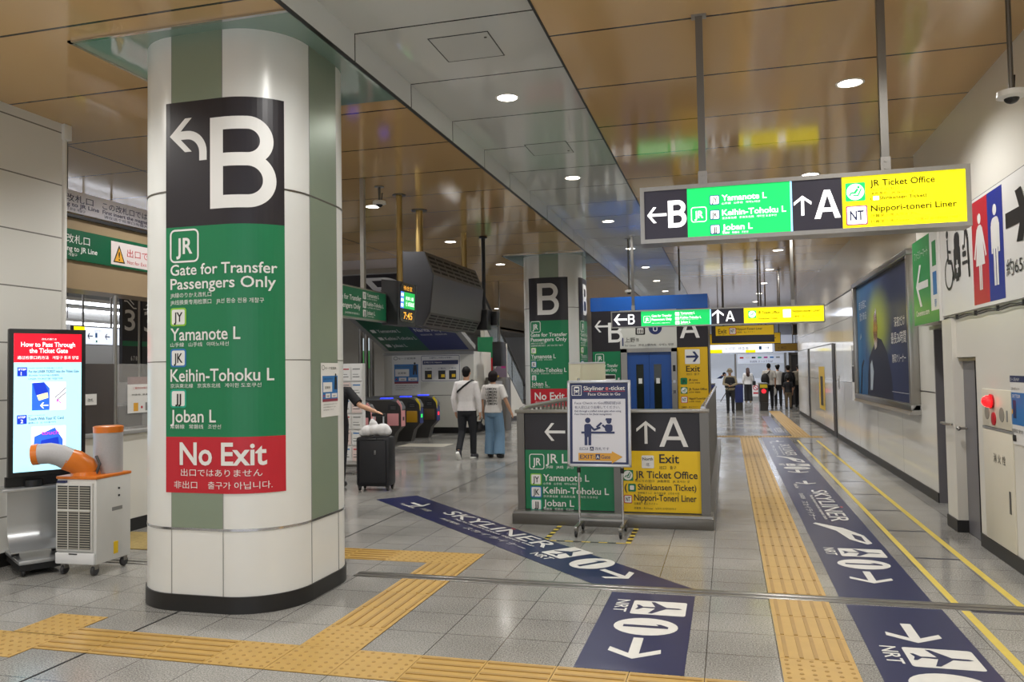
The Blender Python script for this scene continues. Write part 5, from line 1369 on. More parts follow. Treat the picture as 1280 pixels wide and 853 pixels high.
P.rect('green_field', M('canopy_green', '#115C42', .4), 0, 0, 1.15, 3.1, 0); P.rect('navy_field', M('canopy_navy', '#1C2C6C', .4), 1.15, 0, 2.25, 3.1, 0); P.rect('black_field', S_BLACK, 0, 3.1, 2.25, Lc - .05, 0)
P.big_b('lettering', S_WHITE, 1.18, 3.22, .8, 1.15, .17)
for k, n in enumerate(('Yamanote L', 'Keihin-Tohoku L', 'Joban L')): P.text('lettering', S_WHITE, n, .25, 1.3 - .5 * k, .2, w=(.6, .85, .4)[k]); P.rect('lettering', S_WHITE, .08, 1.3 - .5 * k, .2, 1.5 - .5 * k, 2)
P.text('lettering', S_WHITE, 'Narita Airport', 1.25, 1.3, .22, w=.9); P.text('lettering', S_WHITE, '成田空港   成田机场', 1.3, 1.05, .1, w=.7); P.build(t)
struct('wall_upper_left', MB().box(-10, 15.7, 3.78, -6.6, 15.8, CZ), M('pale_lilac_grey', '#C4C0C4', .5))
t = thing('poster', 'white and blue notice poster on the booth, left of the two', 'poster', (0, 0, 0)); P = Panel((-8.72, 19.985, 1.02), (1, 0, 0)); yen_poster(t, P, .82, 1.08); P.build(t)
t = thing('poster', 'wide white ticket notice with navy heading and three pictures on the booth', 'poster', (0, 0, 0))
P = Panel((-7.9, 19.985, 1.36), (1, 0, 0)); P.rr('paper', S_WHITE, 0, 0, 1.12, .72, .04, 0); P.ring('border', S_NAVY, .02, .02, 1.1, .7, .04, .012, 1); P.text('heading', S_NAVY, '交通系ICご利用のお客様へ', .25, .62, .045, w=.65); P.rect('navy_band', S_NAVY, .06, .46, 1.06, .57, 1); P.text('band_lettering', S_WHITE, 'お知らせ Notice', .1, .5, .045, w=.5)
for k, u in enumerate((.12, .5, .8)): P.rect('picture', S_INK, u, .07, u + .2, .3, 1); P.rect('picture_yellow', S_YEL, u + .08, .12, u + .18, .2, 2); P.text('heading', S_NAVY, 'ご案内', u, .34, .04, w=.2)
P.build(t)
t = thing('gate_sign', 'small green and red No Exit sign beyond the booth, above the man', 'sign', (0, 0, 0))
MB().box(-6.9, 21.9, 1.5, -6.45, 21.95, 2.6).build('board', S_GREEN, t); P = Panel((-6.9, 21.898, 1.5), (1, 0, 0)); P.rect('green_field', S_GREEN, 0, .5, .45, 1.1, 0); P.rect('red_field', S_RED, 0, 0, .45, .5, 0); P.text('lettering', S_WHITE, 'No Exit', .06, .28, .1, w=.33); P.text('lettering', S_WHITE, '出口ではありません', .06, .16, .04, w=.33); P.build(t)
MB().cyl((-6.86, 21.93, 0), (-6.86, 21.93, 1.5), .025, n=8).build('leg', STEEL_D, t)
t = thing('ticket_machine', 'grey steel ticket machine behind the walking man', 'machine', (-6.1, 20.9, 0))
MB().box(-.28, 0, 0, .28, .6, 1.45, .015).build('body', STEEL_D, t); MB().box(-.2, -.012, .95, .2, 0, 1.35).build('front_plate', STEEL, t); MB().cyl((-.05, -.03, 1.2), (-.05, -.01, 1.2), .05, n=16).build('dial', CHROME, t)
t = thing('monitor', 'black monitor mounted high beyond the booth next to the speakers', 'monitor', (-5.9, 20.4, 0))
MB().box(-.12, 0, 1.75, .12, .5, 2.4, .01).build('case', BLACK, t); MB().cyl((0, .3, 2.4), (0, .3, CZ - .001), .02, n=8).build('pole', STEEL_D, t)

# leaflet rack
t = thing('leaflet_rack', 'pale leaflet rack full of white papers beside the pillar, behind the person with suitcase', 'rack', (-6.0, 11.9, 0))
MB().box(-.5, .02, .12, .28, .12, 1.78).build('back_board', S_WHITE, t)
for x in (-.4, .2): MB().box(x - .02, -.18, 0, x + .02, .22, .03).build('foot', STEEL, t); MB().box(x - .015, .04, .03, x + .015, .08, .13).build('leg', STEEL, t)
MB().box(-.5, -.1, .12, .28, .04, .15).build('tray', STEEL_D, t)
PK = M('paper_pink', '#E6D2CC', .6)
for r_ in range(6):
    for c_ in range(4):
        x = -.49 + .195 * c_; z = .2 + .26 * r_
        P = Panel((x, .006 - .004 * (r_ % 2), z), (1, 0, 0)); P.rect('leaflet', S_WHITE if (r_ + c_) % 3 else PK, 0, 0, .175, .235, 1); P.rect('leaflet_print', (S_RED, S_GREY, S_BLUE)[(r_ * 2 + c_) % 3], .02, .18, .15, .2, 2); P.rect('leaflet_print', S_GREY, .02, .1, .12, .11, 2); P.rect('leaflet_print', S_INK, .02, .06, .14, .07, 2); P.build(t)
t = thing('column', 'dark steel columns behind the leaflet rack', 'column', (-8.9, 17.4, 0))
for k in range(3): MB().cyl((k * .16 - .55, 2.2, 0), (k * .16 - .55, 2.2, 3.4), .06, n=14).build('tube', STEEL_D, t)
t = thing('cabinet', 'dark grey ribbed cabinet behind the ticket gates', 'cabinet', (-10.0, 19.6, 0))
MB().box(-.3, 0, 0, .4, .5, 1.75).build('body', DARK, t)
for k in range(4): MB().box(-.22 + .15 * k, -.012, .2, -.2 + .15 * k, 0, 1.7).build('rib', STEEL_D, t)
t = thing('guide_sign', 'small lit green and white sign above the dark cabinet beyond the gates', 'sign', (-9.75, 20.6, 0))
MB().box(-.2, 0, 1.75, .1, .05, 2.6).build('case', M('soft_green', '#4C9A52', .4, emit=.25), t); MB().box(-.2, -.01, 2.25, .1, 0, 2.6).build('white_face', M('soft_white', '#D8E6EE', .4, emit=.3), t); MB().cyl((-.05, .03, 0), (-.05, .03, 1.75), .03, n=8).build('leg', STEEL_D, t)

# escalator flank with glass balustrade
t = thing('escalator', 'white flanked escalator with glass balustrade and black handrail behind the couple', 'escalator', (0, 0, 0))
EW = vary(M('escalator_white', '#D2D0C8', .35), 2, .03)
xs = -6.72
def eprof(z0, o): return None
MB().prism([(22.0, .15), (28.5, .15), (28.5, .2), (26.3, .5), (22.9, 2.45), (22.0, 2.97)], 'x', xs - .12, xs).build('flank', EW, t)
MB().prism([(22.0, 0), (28.5, 0), (28.5, .15), (22.0, .15)], 'x', xs - .12, xs + .01).build('skirting', SKIRT, t)
sl = (2.45 - .5) / (22.9 - 26.3)
P0, P1 = Vector((xs - .06, 26.6, .35)), Vector((xs - .06, 21.2, .35 + sl * (21.2 - 26.6)))
MB().prism([(26.6, .38), (26.6, 1.28), (21.2, 1.28 + sl * -5.4), (21.2, .38 + sl * -5.4)], 'x', xs - .07, xs - .055).build('glass', M('balustrade_glass', '#AEBBC2', .05, alpha=.3, spec=.8), t)
MB().tube([(xs - .06, 26.75, 1.1), (xs - .06, 26.6, 1.3), (xs - .06, 21.2, 1.3 + sl * -5.4)], .04, 10).build('handrail', BLACK, t)
MB().tube([(xs - .03, 26.5, .42), (xs - .03, 21.2, .42 + sl * -5.3)], .03, 8).build('lower_trim', BLACK, t)
for y in (25.2, 23.6): MB().prism([(y, .4 + sl * (y - 26.6)), (y + .05, .4 + sl * (y - 26.6)), (y + .05, 1.28 + sl * (y - 26.6)), (y, 1.28 + sl * (y - 26.6))], 'x', xs - .075, xs - .05).build('glass_joint', BLACK, t)
t = thing('wall_poster', 'colourful posters on the wall between the ticket machine and the escalator', 'poster', (0, 0, 0))
P = Panel((-6.45, 21.98, 1.2), (1, 0, 0)); P.rect('paper', M('poster_mauve', '#8C7C90', .5), 0, 0, .38, 1.1, 0); P.rect('picture', S_NAVY, .03, .6, .18, 1.05, 1); P.rect('picture', S_MAG, .22, .5, .35, 1.0, 1); P.rect('picture', S_YEL, .05, .15, .15, .3, 1); P.bar('picture', S_WHITE, (.02, .5), (.2, .75), .05, 2); P.build(t)
MB().box(-6.47, 21.985, 0, -6.05, 22.0, 2.4).build('board', BW, t)

# ================================================================ FAR END: COUNTER, GATES
t = thing('ticket_office_front', 'bright white ticket window with clear glass at the far end of the corridor', 'ticket office', (0, 0, 0))
FW = M('office_white', '#EEF2FA', .35); GLOW = M('office_glow', '#EAF2FF', .4, emit=.3)
MB().box(-2.5, 42.0, 0, 3.28, 42.3, 1.05).build('counter', FW, t); MB().box(-2.5, 42.0, 2.3, 3.28, 42.3, 3.2).build('lintel', FW, t)
for x in (-1.3, .35, 2.75): MB().box(x, 41.98, 1.05, x + .1, 42.3, 2.3).build('mullion', STEEL, t)
P = Panel((.5, 41.97, 1.8), (1, 0, 0)); P.rect('white_board', FW, 0, 0, 2.2, .45, 0); P.text('lettering', S_NAVY, '京成線 きっぷうりば', .6, .05, .1, w=1.1)
for k, m_ in enumerate((S_RED, S_WHITE, S_INK, S_TEAL, S_MAG, S_BLUE, S_GREY)): P.rect('logos', m_, .12 + .29 * k, .25, .3 + .29 * k, .33, 1)
P.build(t)
MB().box(-2.4, 43.8, 1.0, 3.25, 43.85, 2.5).build('lit_back', GLOW, t)
for k, (x, lb) in enumerate(((-1.0, 'ceiling panel light left over the far ticket gates'), (1.6, 'ceiling panel light right over the far ticket gates'))):
    t = thing('panel_light', lb, 'ceiling light', (x, 38.5, CZ if k else CZ), 0, 'far panel lights')
    zz = 0 if x > XR else 0
    MB().box(-.15, -2.5, -.03, .75, 2.5, -.004).build('housing', WHITE, t); MB().box(-.1, -2.4, -.034, .7, 2.4, -.03).build('diffuser', M('panel_glow', '#E6EEFF', .4, emit=7), t)
for (x, col, lb, lamp) in ((-.62, GN, 'far navy ticket gate left of the old man with a cane', None), (.4, GN, 'far blue sided ticket gate right of the old man', 'g'), (1.28, GBR, 'far ticket gate with a red no-entry lamp and yellow top', 'r')):
    t = thing('ticket_gate', lb, 'ticket gate', (x, 31.0, 0), 0, 'far ticket gates')
    MB().box(-.13, .0, .0, .13, 1.3, .3).build('base', GD, t); MB().box(-.15, -.02, .3, .15, 1.3, .98, .03).build('body', col if col is GN else GD, t)
    MB().box(-.16, -.03, .97, .16, 1.3, 1.02, .02).build('top_cover', GT, t)
    if lamp == 'r': MB().cyl((0, -.05, .72), (0, -.02, .72), .08, n=18).build('lamp', M('gate_lamp_red', '#FF2A38', .4, emit=1.2), t); MB().box(-.13, -.03, .84, .13, -.02, .97).build('yellow_plate', GYE, t)
    else: MB().box(-.12, -.03, .45, .12, -.02, .9).build('front_panel', GN if lamp else M('gate_navy2', '#27306A', .4), t)
t = thing('notice_stand', 'white notice stand with a red prohibition mark by the far gates', 'notice stand', (1.3, 40.3, 0))
MB().box(-.22, 0, .2, .22, .03, .85).build('board', S_WHITE, t); MB().box(-.2, -.05, 0, .2, .1, .2).build('foot', GREYPL, t); P = Panel((-.2, -.002, .2), (1, 0, 0)); P.disc('red_ring', S_RED, .2, .42, .13, 1); P.disc('ring_inside', S_WHITE, .2, .42, .09, 2); P.bar('red_ring', S_RED, (.12, .5), (.28, .34), .035, 3); P.rect('red_ring', S_RED, .08, .12, .32, .2, 1); P.build(t)
t = thing('vent_box', 'small brown box high on the far side wall', 'box', (2.5, 33.0, 2.85)); MB().box(0, 0, 0, .45, .3, .42, .01).build('case', GBR, t); MB().box(.05, -.01, .05, .4, 0, .37).build('grille', DARKER, t); MB().cyl((.22, .15, .42), (.22, .15, CZ - 2.852), .02, n=8).build('hanger', STEEL_D, t)
t = thing('side_door_frame', 'dark doorway frame on the right past the far group of people', 'doorway', (2.6, 35.5, 0)); MB().box(-.1, 0, 0, 0, .1, 2.15).box(.6, 0, 0, .7, .1, 2.15).box(-.1, 0, 2.1, .7, .1, 2.2).build('frame', STEEL_D, t); MB().box(0, .04, 0, .6, .06, 2.1).build('leaf', DARK, t)

# ================================================================ PEOPLE
SKIN = M('skin', '#C99A7C', .55); HAIRB = M('hair_black', '#120E0E', .6, spec=.25); HAIRN = M('hair_brown', '#3E241A', .5)
def cloth(name, hx): return vary(M(name, hx, .8), 30, .08)

def fuse(name, mb, voxel, mat, parent, smooth=6):
    """many overlapping closed shapes become one continuous surface"""
    me = bpy.data.meshes.new(name); mb.bm.to_mesh(me); mb.bm.free()
    o = bpy.data.objects.new(name, me); COL.objects.link(o)
    r = o.modifiers.new('r', 'REMESH'); r.mode = 'VOXEL'; r.voxel_size = voxel
    s_ = o.modifiers.new('s', 'SMOOTH'); s_.factor = .5; s_.iterations = smooth
    dg = bpy.context.evaluated_depsgraph_get()
    m2 = bpy.data.meshes.new_from_object(o.evaluated_get(dg))
    m2.name = name
    bpy.data.objects.remove(o); bpy.data.meshes.remove(me)
    for p in m2.polygons: p.use_smooth = True
    m2.materials.clear(); m2.materials.append(mat)
    return link(bpy.data.objects.new(name, m2), parent)

def loft(mb, rings, n=20):
    """rings: (cx, cy, z, rx, ry) stacked ellipses, closed"""
    R = []
    for cx, cy, z, rx, ry in rings:
        R.append([mb.bm.verts.new((cx + rx * math.cos(2 * PI * k / n), cy + ry * math.sin(2 * PI * k / n), z)) for k in range(n)])
    fs = []
    for A, B in zip(R, R[1:]):
        for k in range(n): fs.append(mb.bm.faces.new((A[k], A[(k + 1) % n], B[(k + 1) % n], B[k])))
    fs.append(mb.bm.faces.new(list(reversed(R[0])))); fs.append(mb.bm.faces.new(R[-1]))
    bmesh.ops.recalc_face_normals(mb.bm, faces=fs)

BASE = dict(pelvis=(0, 0, .93), hip=(.085, 0, .9), knee=(.095, .025, .49), ankle=(.095, -.015, .085), sh=(.175, 0, 1.375), el=(.225, -.02, 1.1), wr=(.225, .06, .86), head=(0, .015, 1.575), toe=(.02, .17))
def human(name, label, loc, rz, h, pose=None, vox=.009, group=None, top=None, bottom=None, shoes=None, hair='short', hairmat=None, skirt=False, sleeve='long', lean=0.0, headtilt=0.0, fingers=True, shoulder=1.0, wide_leg=0.0, waist_z=.93, hem_z=None):
    t = thing(name, label, 'person', loc, rz, group)
    k = h / 1.7
    t.scale = (1, 1, 1)
    J = {}
    for nm, p in BASE.items():
        if nm in ('pelvis', 'head'): J[nm] = Vector(p)
        elif nm == 'toe': J['toeL'] = J['toeR'] = Vector((p[0], p[1], 0))
        else:
            J[nm + 'R'] = Vector(p); J[nm + 'L'] = Vector((-p[0], p[1], p[2]))
    for s_ in 'LR':
        J['sh' + s_].x *= shoulder
    for nm, p in (pose or {}).items(): J[nm] = Vector(p)
    def T(p):
        """lean of the upper body forward about the hips"""
        p = Vector(p)
        if p.z > .95 and lean:
            d = p.z - .95; p = Vector((p.x, p.y + d * math.sin(lean), .95 + d * math.cos(lean) if True else p.z))
        return p * k
    def tube(mb, pts, rad, n=14, up=True): mb.tube([(T(p) if up else Vector(p) * k) for p in pts], [r * k for r in rad], n)
    def torso(mb, infl, z0, z1, flat=False):
        R = []
        for z, rx, ry, cy in ((.80, .145, .1, -.0), (.88, .165, .115, -.008), (.95, .16, .11, -.0), (1.05, .14, .095, .005), (1.18, .152, .103, .008), (1.3, .172, .105, .0), (1.37, .16, .092, -.004), (1.415, .115, .07, -.005), (1.44, .065, .058, -.004), (1.47, .055, .052, -.002)):
            if z < z0 - .001 or z > z1 + .001: continue
            p = T((0, cy, z)); R.append((p.x, p.y, p.z, (rx + infl) * k * (shoulder if z > 1.25 else 1), (ry + infl) * k))
        loft(mb, R)
    def foot(mb, s_, r=1.0, sole=False):
        a = J['ankle' + s_]; tw = J['toe' + s_]
        d = Vector((tw.x * (1 if s_ == 'R' else -1), tw.y, tw.z)); L = d.length; dn = d.normalized()
        b_ = Vector((a.x, a.y, a.z - .045))
        dd = d
        mb.tube([(b_ - dn * .065) * k, (b_ - dn * .03 + Vector((0, 0, .012))) * k, (b_ + dd * .35 + Vector((0, 0, .005))) * k, (b_ + dd * .8 + Vector((0, 0, -.006))) * k, (b_ + dd * 1.05 + Vector((0, 0, -.01))) * k], [.024 * k * r, .04 * k * r, .042 * k * r, .038 * k * r, .02 * k * r], 14)
    # ---- body: one continuous skin
    mb = MB(); torso(mb, -.012, .88 if bottom else .8, 1.47)
    hd = J['head']; H_ = T(hd)
    tube(mb, [(0, -.012, 1.4), (0, -.008, 1.47), (hd.x * .6, hd.y - .01, 1.53)], [.062, .053, .053])
    ht = Vector((0, math.sin(headtilt), math.cos(headtilt))); hf = Vector((0, math.cos(headtilt), -math.sin(headtilt)))
    def hp(x, f, u): return H_ + (Vector((1, 0, 0)) * x + hf * f + ht * u) * k
    c = hp(0, -.005, .02); mb.ball(c, .073 * k, .09 * k, .092 * k, 20, 14)
    c = hp(0, .018, -.045); mb.ball(c, .056 * k, .066 * k, .07 * k, 18, 12)
    mb.tube([hp(0, .088, .015), hp(0, .104, -.018), hp(0, .09, -.03)], [.008 * k, .0125 * k, .01 * k], 10)
    for sx in (-1, 1): mb.ball(hp(sx * .074, -.005, -.005), .011 * k, .02 * k, .03 * k, 10, 8)
    mb.ball(hp(0, .078, -.062), .022 * k, .012 * k, .011 * k, 10, 8)
    for s_ in 'LR':
        sg = 1 if s_ == 'R' else -1
        a, e_, w_ = J['sh' + s_], J['el' + s_], J['wr' + s_]
        tube(mb, [a + Vector((-sg * .05, 0, .0)), a, (a + e_) / 2, e_, e_ * .6 + w_ * .4, w_], [.05, .05, .043, .036, .037, .026])
        d = (w_ - e_).normalized(); J['hd' + s_] = d
        sd = d.cross(Vector((0, 1, 0))); sd = sd.normalized() if sd.length > .2 else Vector((1, 0, 0))   # thickness axis
        fw_ = sd.cross(d).normalized()
        if fw_.y < 0: fw_ = -fw_
        pm_ = w_ + d * .05
        for q in (-.024, -.008, .008, .024): tube(mb, [w_ + fw_ * q * .5, w_ + d * .045 + fw_ * q, w_ + d * .09 + fw_ * q], [.016, .017, .013], 8)
        if fingers:
            for q, L in ((-.03, .058), (-.01, .076), (.01, .08), (.03, .07)):
                b_ = w_ + d * .088 + fw_ * q; cu = -sd * sg * .0
                inward = Vector((-sg, .25, 0)).normalized()
                m1 = b_ + d * L * .5 + inward * .008; m2 = m1 + d * L * .42 + inward * .022
                tube(mb, [b_ - d * .01, m1, m2], [.0095, .009, .0075], 8)
            tb = w_ + d * .03 + fw_ * .026
            tube(mb, [tb, tb + d * .03 + fw_ * .024, tb + d * .062 + fw_ * .028], [.012, .0105, .009], 8)
        hp_, kn, an = J['hip' + s_], J['knee' + s_], J['ankle' + s_]
        lf = .78 if bottom else 1.0
        tube(mb, [hp_, (hp_ + kn) / 2, kn, kn * .65 + an * .35 + Vector((0, -.012, 0)), an], [.09 * lf, .075 * lf, .054 * lf, .054 * lf, .036], up=False)
        foot(mb, s_)
    fuse('body', mb, vox * k, SKIN, t, 5)
    # ---- trousers
    if bottom:
        mb = MB(); R = []
        for z, rx, ry, cy in ((.79, .13, .1, -.005), (.82, .16, .118, -.005), (.9, .172, .122, -.008), (.96, .165, .116, -.003), (1.02, .148, .104, .002)):
            R.append((0, cy * k, z * k, (rx + .004) * k, (ry + .004) * k))
        loft(mb, R)
        for s_ in 'LR':
            hp_, kn, an = J['hip' + s_], J['knee' + s_], J['ankle' + s_]
            hem = an + (kn - an) * (.0 if not wide_leg else -.04)
            if hem_z: hem = kn + (an - kn) * hem_z
            tube(mb, [hp_ + Vector((0, 0, .02)), (hp_ + kn) / 2, kn, kn * .5 + hem * .5, hem], [.098, .088 + wide_leg * .4, .068 + wide_leg * .8, .062 + wide_leg, .058 + wide_leg * 1.15], up=False)
        fuse('trousers', mb, vox * k, bottom, t, 3)
    if top:
        mb = MB(); torso(mb, .02, .88, 1.44)
        for s_ in 'LR':
            sg = 1 if s_ == 'R' else -1
            a, e_, w_ = J['sh' + s_], J['el' + s_], J['wr' + s_]
            if sleeve == 'long': tube(mb, [a + Vector((-sg * .06, 0, .0)), a, (a + e_) / 2, e_, e_ * .45 + w_ * .55, w_ + (w_ - e_).normalized() * .01], [.062, .064, .058, .052, .05, .038])
            else: tube(mb, [a + Vector((-sg * .06, 0, .0)), a, a * .55 + e_ * .45, a * .15 + e_ * .85], [.062, .066, .068, .068])
        fuse('top', mb, vox * k, top, t, 4)
    if shoes:
        for s_ in 'LR':
            mb = MB(); foot(mb, s_, 1.22)
            fuse('shoe', mb, .008 * k, shoes, t, 2)
    hm = hairmat or HAIRB
    mb = MB()
    if hair == 'short':
        mb.ball(hp(0, -.016, .034), .08 * k, .092 * k, .092 * k, 20, 14); mb.ball(hp(0, -.05, -.02), .066 * k, .05 * k, .06 * k, 16, 10)
    elif hair == 'bob':
        mb.ball(hp(0, -.018, .03), .094 * k, .1 * k, .1 * k, 20, 14); mb.ball(hp(0, -.04, -.03), .094 * k, .075 * k, .08 * k, 18, 12)
    elif hair == 'long':
        mb.ball(hp(0, -.016, .032), .088 * k, .1 * k, .098 * k, 20, 14); mb.tube([hp(0, -.05, .0), hp(0, -.09, -.14), hp(0, -.11, -.27), hp(0, -.11, -.33)], [.085 * k, .1 * k, .085 * k, .04 * k], 14)
    fuse('hair', mb, .008 * k, hm, t, 3)
    for sx in (-1, 1):
        e_ = MB().ball(hp(sx * .03, .077, .012), .009 * k, .006 * k, .006 * k, 10, 6).build('eye', BLACKM, t)
    return t, J, T, hp, k

def strap(t, pts, wd, mat, th=.006, name='strap'):
    """flat band through points"""
    mb = MB(); mb.tube(pts, wd / 2, 8); return mb.build(name, mat, t)

# man and woman walking away
WALK_M = dict(kneeR=(.1, .06, .49), ankleR=(.1, .06, .085), kneeL=(-.095, .0, .50), ankleL=(-.1, -.2, .17), toeL=(.02, .08, -.15), elR=(.235, -.02, 1.1), wrR=(.245, .02, .86), elL=(-.24, -.05, 1.1), wrL=(-.225, .02, .87))
t, J, T, hp, k = human('person', 'person in a white sweatshirt and black trousers walking away with a black cross-body strap', (-4.72, 14.25, 0), .02, 1.72, WALK_M, .008,
    top=cloth('white_sweatshirt', '#DDD9D8'), bottom=cloth('black_trousers', '#1B1C21'), shoes=M('sneaker_dark', '#3A3A40', .6))
P_ = [(-.155, -.06, 1.22), (-.13, -.128, 1.24), (-.02, -.136, 1.33), (.09, -.122, 1.41), (.13, -.06, 1.445), (.13, .04, 1.43)]
strap(t, [Vector(p) * k for p in P_], .035, BLACK, name='cross_body_strap')
for s_ in 'LR':
    a = J['ankle' + s_]
    d = Vector((0, .17, 0)) if s_ == 'R' else Vector((0, .08, -.15))
    b_ = Vector((a.x, a.y, a.z - .085 if s_ == 'R' else a.z - .05))
    if s_ == 'R': MB().box(a.x - .045, a.y - .1, .0, a.x + .045, a.y + .19, .03, .012).build('shoe_sole', WHITE, t)
    else: MB().tube([(a.x, a.y - .1, a.z - .03), (a.x, a.y - .045, a.z - .11), (a.x, a.y + .03, a.z - .17)], [.032, .045, .04], 12).build('shoe_sole', WHITE, t)
t, J, T, hp, k = human('person', 'person with dark bobbed hair in a LEMON print white T-shirt and wide jeans', (-4.26, 14.45, 0), -.05, 1.63,
    dict(kneeR=(.11, .03, .49), ankleR=(.13, -.06, .09), kneeL=(-.08, .04, .49), ankleL=(-.09, .02, .085), elR=(.27, -.04, 1.12), wrR=(.34, .05, .9), elL=(-.235, -.02, 1.1), wrL=(-.225, .03, .87)), .008,
    top=cloth('white_tshirt', '#DAD6D2'), bottom=cloth('blue_denim', '#6C8BA6'), shoes=M('shoe_black', '#202022', .5), hair='bob', hairmat=M('hair_dark', '#180C0E', .6, spec=.25), sleeve='short', shoulder=.95, wide_leg=.045)
P = Panel(warp=lambda u, v, w: Vector((u * k, (-.128 - .0 + .18 * u * u * 2.2) * k - w - .006, v * k)), step=.02)
for i in range(6): P.text('shirt_print', S_INK, 'LEMON', -.11 + .012 * (i % 2), 1.325 - .058 * i, .042, w=.22, bold=.02)
P.build(t)
MB().tube([Vector(p) * k for p in ((-.226, .04, .79), (-.26, .02, .7), (-.27, .03, .62))], .008, 8).build('bag_strap', BLACK, t)
hb = thing('handbag', 'black soft handbag hanging from the hand of the person in blue jeans', 'handbag', (-4.56, 14.46, .5))
mb = MB(); mb.tube([(0, 0, .18), (0, 0, .12), (0, 0, .05), (0, 0, .0)], [.04, .085, .11, .09], 18); fuse('bag_body', mb, .012, M('bag_black', '#17171A', .6), hb, 4)
MB().tube([(-.04, .0, .14), (-.03, .0, .26), (.02, 0, .3), (.05, 0, .26), (.05, .0, .14)], .008, 8).build('handle', BLACK, hb)
MB().lathe([(.09, .02), (.1, .03), (.09, .05)], n=20).build('trim', DARK, hb)

# traveller mostly hidden by the pillar, arm back on the suitcase
t, J, T, hp, k = human('person', 'person in black clothes mostly hidden by the pillar, arm reaching back to a suitcase handle', (-5.42, 10.42, 0), .25, 1.7,
    dict(elR=(.37, -.1, 1.16), wrR=(.6, -.18, 1.08), kneeL=(-.09, .12, .5), ankleL=(-.09, .16, .085), kneeR=(.09, .0, .49), ankleR=(.09, -.12, .1), elL=(-.23, .03, 1.1), wrL=(-.22, .12, .87)), .008,
    top=cloth('black_tshirt', '#16161A'), bottom=cloth('black_trousers', '#1B1C21'), shoes=M('shoe_black', '#202022', .5), sleeve='short')
# suitcase
t = thing('suitcase', 'large black upright suitcase with a white plastic bag on top, pulled by a hand', 'suitcase', (-4.75, 10.3, 0), .08)
SUIT = vary(M('suitcase_black', '#1A1A1F', .5), 25, .1)
MB().box(-.245, -.14, .06, .245, .14, .74, .04).build('shell', SUIT, t)
MB().box(-.2, -.15, .1, .2, -.135, .7, .02).build('front_pocket', SUIT, t); MB().box(.03, -.153, .5, .055, -.148, .56).build('badge', CHROME, t)
MB().tube([(-.06, -.142, .735), (-.05, -.155, .71), (.05, -.155, .71), (.06, -.142, .735)], .008, 8).build('carry_handle', BLACK, t)
for x in (-.06, .08): MB().cyl((x, .1, .72), (x, .1, 1.02), .011, n=10).build('pull_rod', M('rod_silver', '#C9CCD2', .3, .5), t)
MB().box(-.09, .075, 1.01, .11, .125, 1.05, .012).build('pull_grip', BLACK, t)
for x, y in ((-.2, -.1), (.2, -.1), (-.2, .1), (.2, .1)): MB().lathe([(.028, -.014), (.032, 0), (.028, .014)], y, .032, n=14, axis='x').build('wheel', BLACK, t).location = (x, 0, 0); MB().box(x - .02, y - .025, .04, x + .02, y + .025, .075).build('wheel_housing', BLACK, t)
t = thing('plastic_bag', 'crumpled white plastic bag lying on top of the black suitcase', 'bag', (-4.75, 10.3, .74), .08)
mb = MB(); random.seed(3)
for (x, z, r) in ((-.1, .06, .1), (.0, .075, .1), (.12, .075, .11), (-.16, .03, .07), (.17, .05, .08), (-.02, .16, .06), (-.03, .2, .035)): mb.ball((x, -.04, z + .02), r, r * .85, r * .8, 12, 8)
fuse('bag_film', mb, .012, vary(M('bag_film', '#DDDCDC', .35), 12, .08, bump=.6), t, 2)

# distant people
far = dict(vox=.014)
t, J, T, hp, k = human('person', 'old person in beige hat and dark vest with a cane, facing the viewer', (.08, 29.4, 0), PI, 1.56,
    dict(elR=(.24, .02, 1.12), wrR=(.07, .2, 1.08), elL=(-.24, .02, 1.12), wrL=(-.06, .2, 1.06)), top=cloth('beige_shirt', '#9A9078'), bottom=cloth('dark_trousers', '#232326'), shoes=M('shoe_black', '#202022', .5), headtilt=.5, hairmat=M('hair_grey', '#6C6864', .6), **far)
mb = MB(); R = [(0, .0, .98 * k, .205 * k, .16 * k), (0, 0, 1.18 * k, .2 * k, .155 * k), (0, 0, 1.3 * k, .205 * k, .15 * k), (0, 0, 1.39 * k, .16 * k, .12 * k)]; loft(mb, R); fuse('vest', mb, .014, M('vest_dark', '#222327', .8), t, 3)
MB().lathe([(.125 * k, 0), (.12 * k, .01), (.088 * k, .02), (.08 * k, .1), (.05 * k, .115)], n=20).build('hat', M('hat_beige', '#8E8370', .8), t, xf=Matrix.Translation(hp(0, 0, .035)) @ Matrix.Rotation(-.5, 4, 'X'))
c = thing('walking_cane', 'thin dark cane held slanting by the old person in a hat', 'cane', (.1, 29.18, 0)); MB().tube([(-.36, -.12, .42), (0, 0, 1.0)], .014, 8).build('shaft', BLACK, c); MB().cyl((0, 0, .99), (.03, .02, 1.06), .022, n=8).build('grip', DARK, c)
t, J, T, hp, k = human('person', 'person with long brown hair, white top and wide dark trousers at far gates', (.9, 38.3, 0), .1, 1.6, {}, top=cloth('white_blouse', '#D9D6D2'), bottom=cloth('charcoal_trousers', '#2B2A2C'), shoes=M('sandal', '#B7A58C', .6), hair='long', hairmat=HAIRN, wide_leg=.04, **far)
MB().tube([Vector(p) for p in ((.2, -.02, 1.3), (.25, -.1, 1.1), (.27, -.06, .98))], .012, 6).build('bag_strap', BLACK, t); MB().box(.2, -.15, .78, .33, .1, .98, .03).build('shoulder_bag', BLACK, t)
t, J, T, hp, k = human('person', 'tall person in a pale T-shirt and black trousers carrying a black backpack on the left', (1.55, 32.6, 0), .05, 1.76, {}, top=cloth('pale_tshirt', '#CFCBC4'), bottom=cloth('black_trousers', '#1B1C21'), shoes=M('shoe_black', '#202022', .5), sleeve='short', **far)
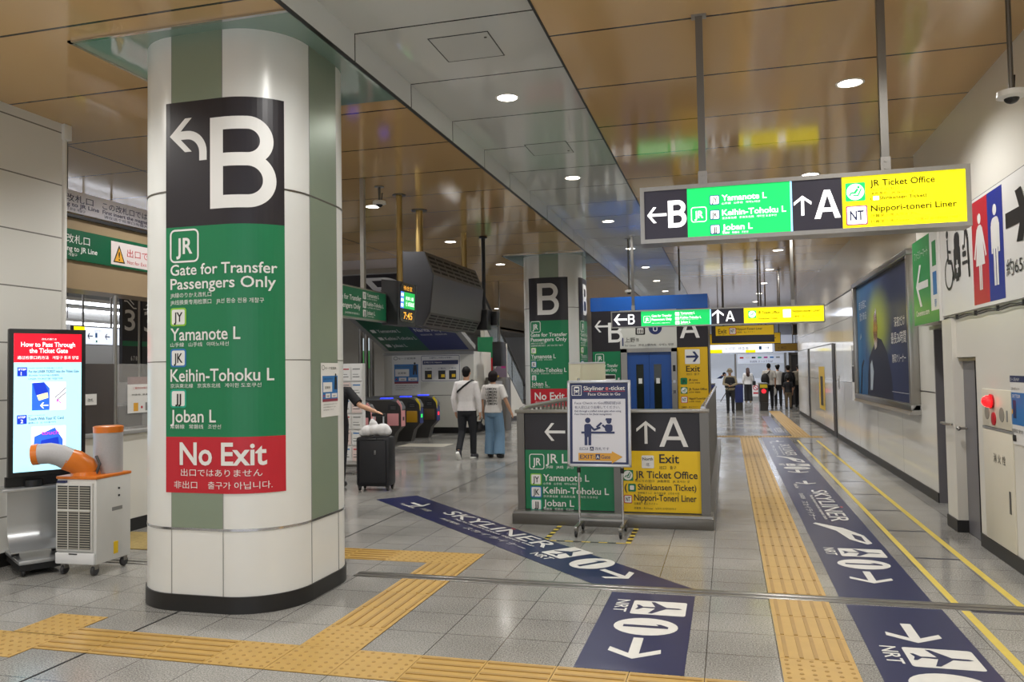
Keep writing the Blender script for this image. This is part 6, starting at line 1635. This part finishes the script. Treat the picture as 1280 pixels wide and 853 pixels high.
mb = MB(); mb.ball((-.16, -.2, 1.12), .16, .11, .25, 16, 12); fuse('backpack', mb, .014, M('bag_black', '#17171A', .6), t, 3)
strap(t, [Vector(p) for p in ((-.1, -.16, 1.32), (.0, -.14, 1.42), (.06, -.02, 1.5), (.04, .1, 1.4))], .04, BLACK, name='backpack_strap')
t, J, T, hp, k = human('person', 'child in a dark T-shirt and khaki trousers in front of the far group', (2.22, 32.2, 0), .0, 1.22, {}, top=cloth('dark_tshirt', '#232327'), bottom=cloth('khaki', '#7C6C56'), shoes=M('shoe_black', '#202022', .5), sleeve='short', **far)
t, J, T, hp, k = human('person', 'person in black cap and backpack behind the child at the far gates', (2.3, 33.2, 0), .0, 1.66, {}, top=cloth('black_tshirt', '#16161A'), bottom=cloth('dark_trousers', '#232326'), shoes=M('shoe_black', '#202022', .5), **far)
mb = MB(); mb.ball((0, -.2, 1.14), .17, .12, .24, 16, 12); fuse('backpack', mb, .014, M('bag_black', '#17171A', .6), t, 3)
MB().lathe([(.1, 0), (.098, .05), (.06, .095)], n=18).build('cap', BLACK, t, xf=Matrix.Translation(hp(0, -.01, .04)))
t, J, T, hp, k = human('person', 'person in white shirt and dark cap with white bag, right of the tall one', (1.98, 34.4, 0), .0, 1.7, {}, top=cloth('white_shirt', '#D8D6D2'), bottom=cloth('dark_trousers', '#232326'), shoes=M('shoe_black', '#202022', .5), **far)
MB().lathe([(.1, 0), (.098, .05), (.06, .095)], n=18).build('cap', BLACK, t, xf=Matrix.Translation(hp(0, -.01, .04)))
mb = MB(); mb.ball((-.2, -.1, .62), .14, .1, .2, 14, 10); fuse('carrier_bag', mb, .014, S_WHITE, t, 3)
t, J, T, hp, k = human('person', 'person in dark clothes furthest right in the far group, by the wall end', (2.72, 33.6, 0), .0, 1.7, {}, top=cloth('grey_beige_shirt', '#8C8272'), bottom=cloth('dark_trousers', '#232326'), shoes=M('shoe_black', '#202022', .5), **far)
t, J, T, hp, k = human('person', 'staff member in dark blue leaning over the counter behind the far ticket window', (-.62, 42.75, 0), -PI / 2, 1.6, {}, top=cloth('navy_uniform', '#27345E'), bottom=cloth('dark_trousers', '#232326'), shoes=M('shoe_black', '#202022', .5), lean=.9, **far)
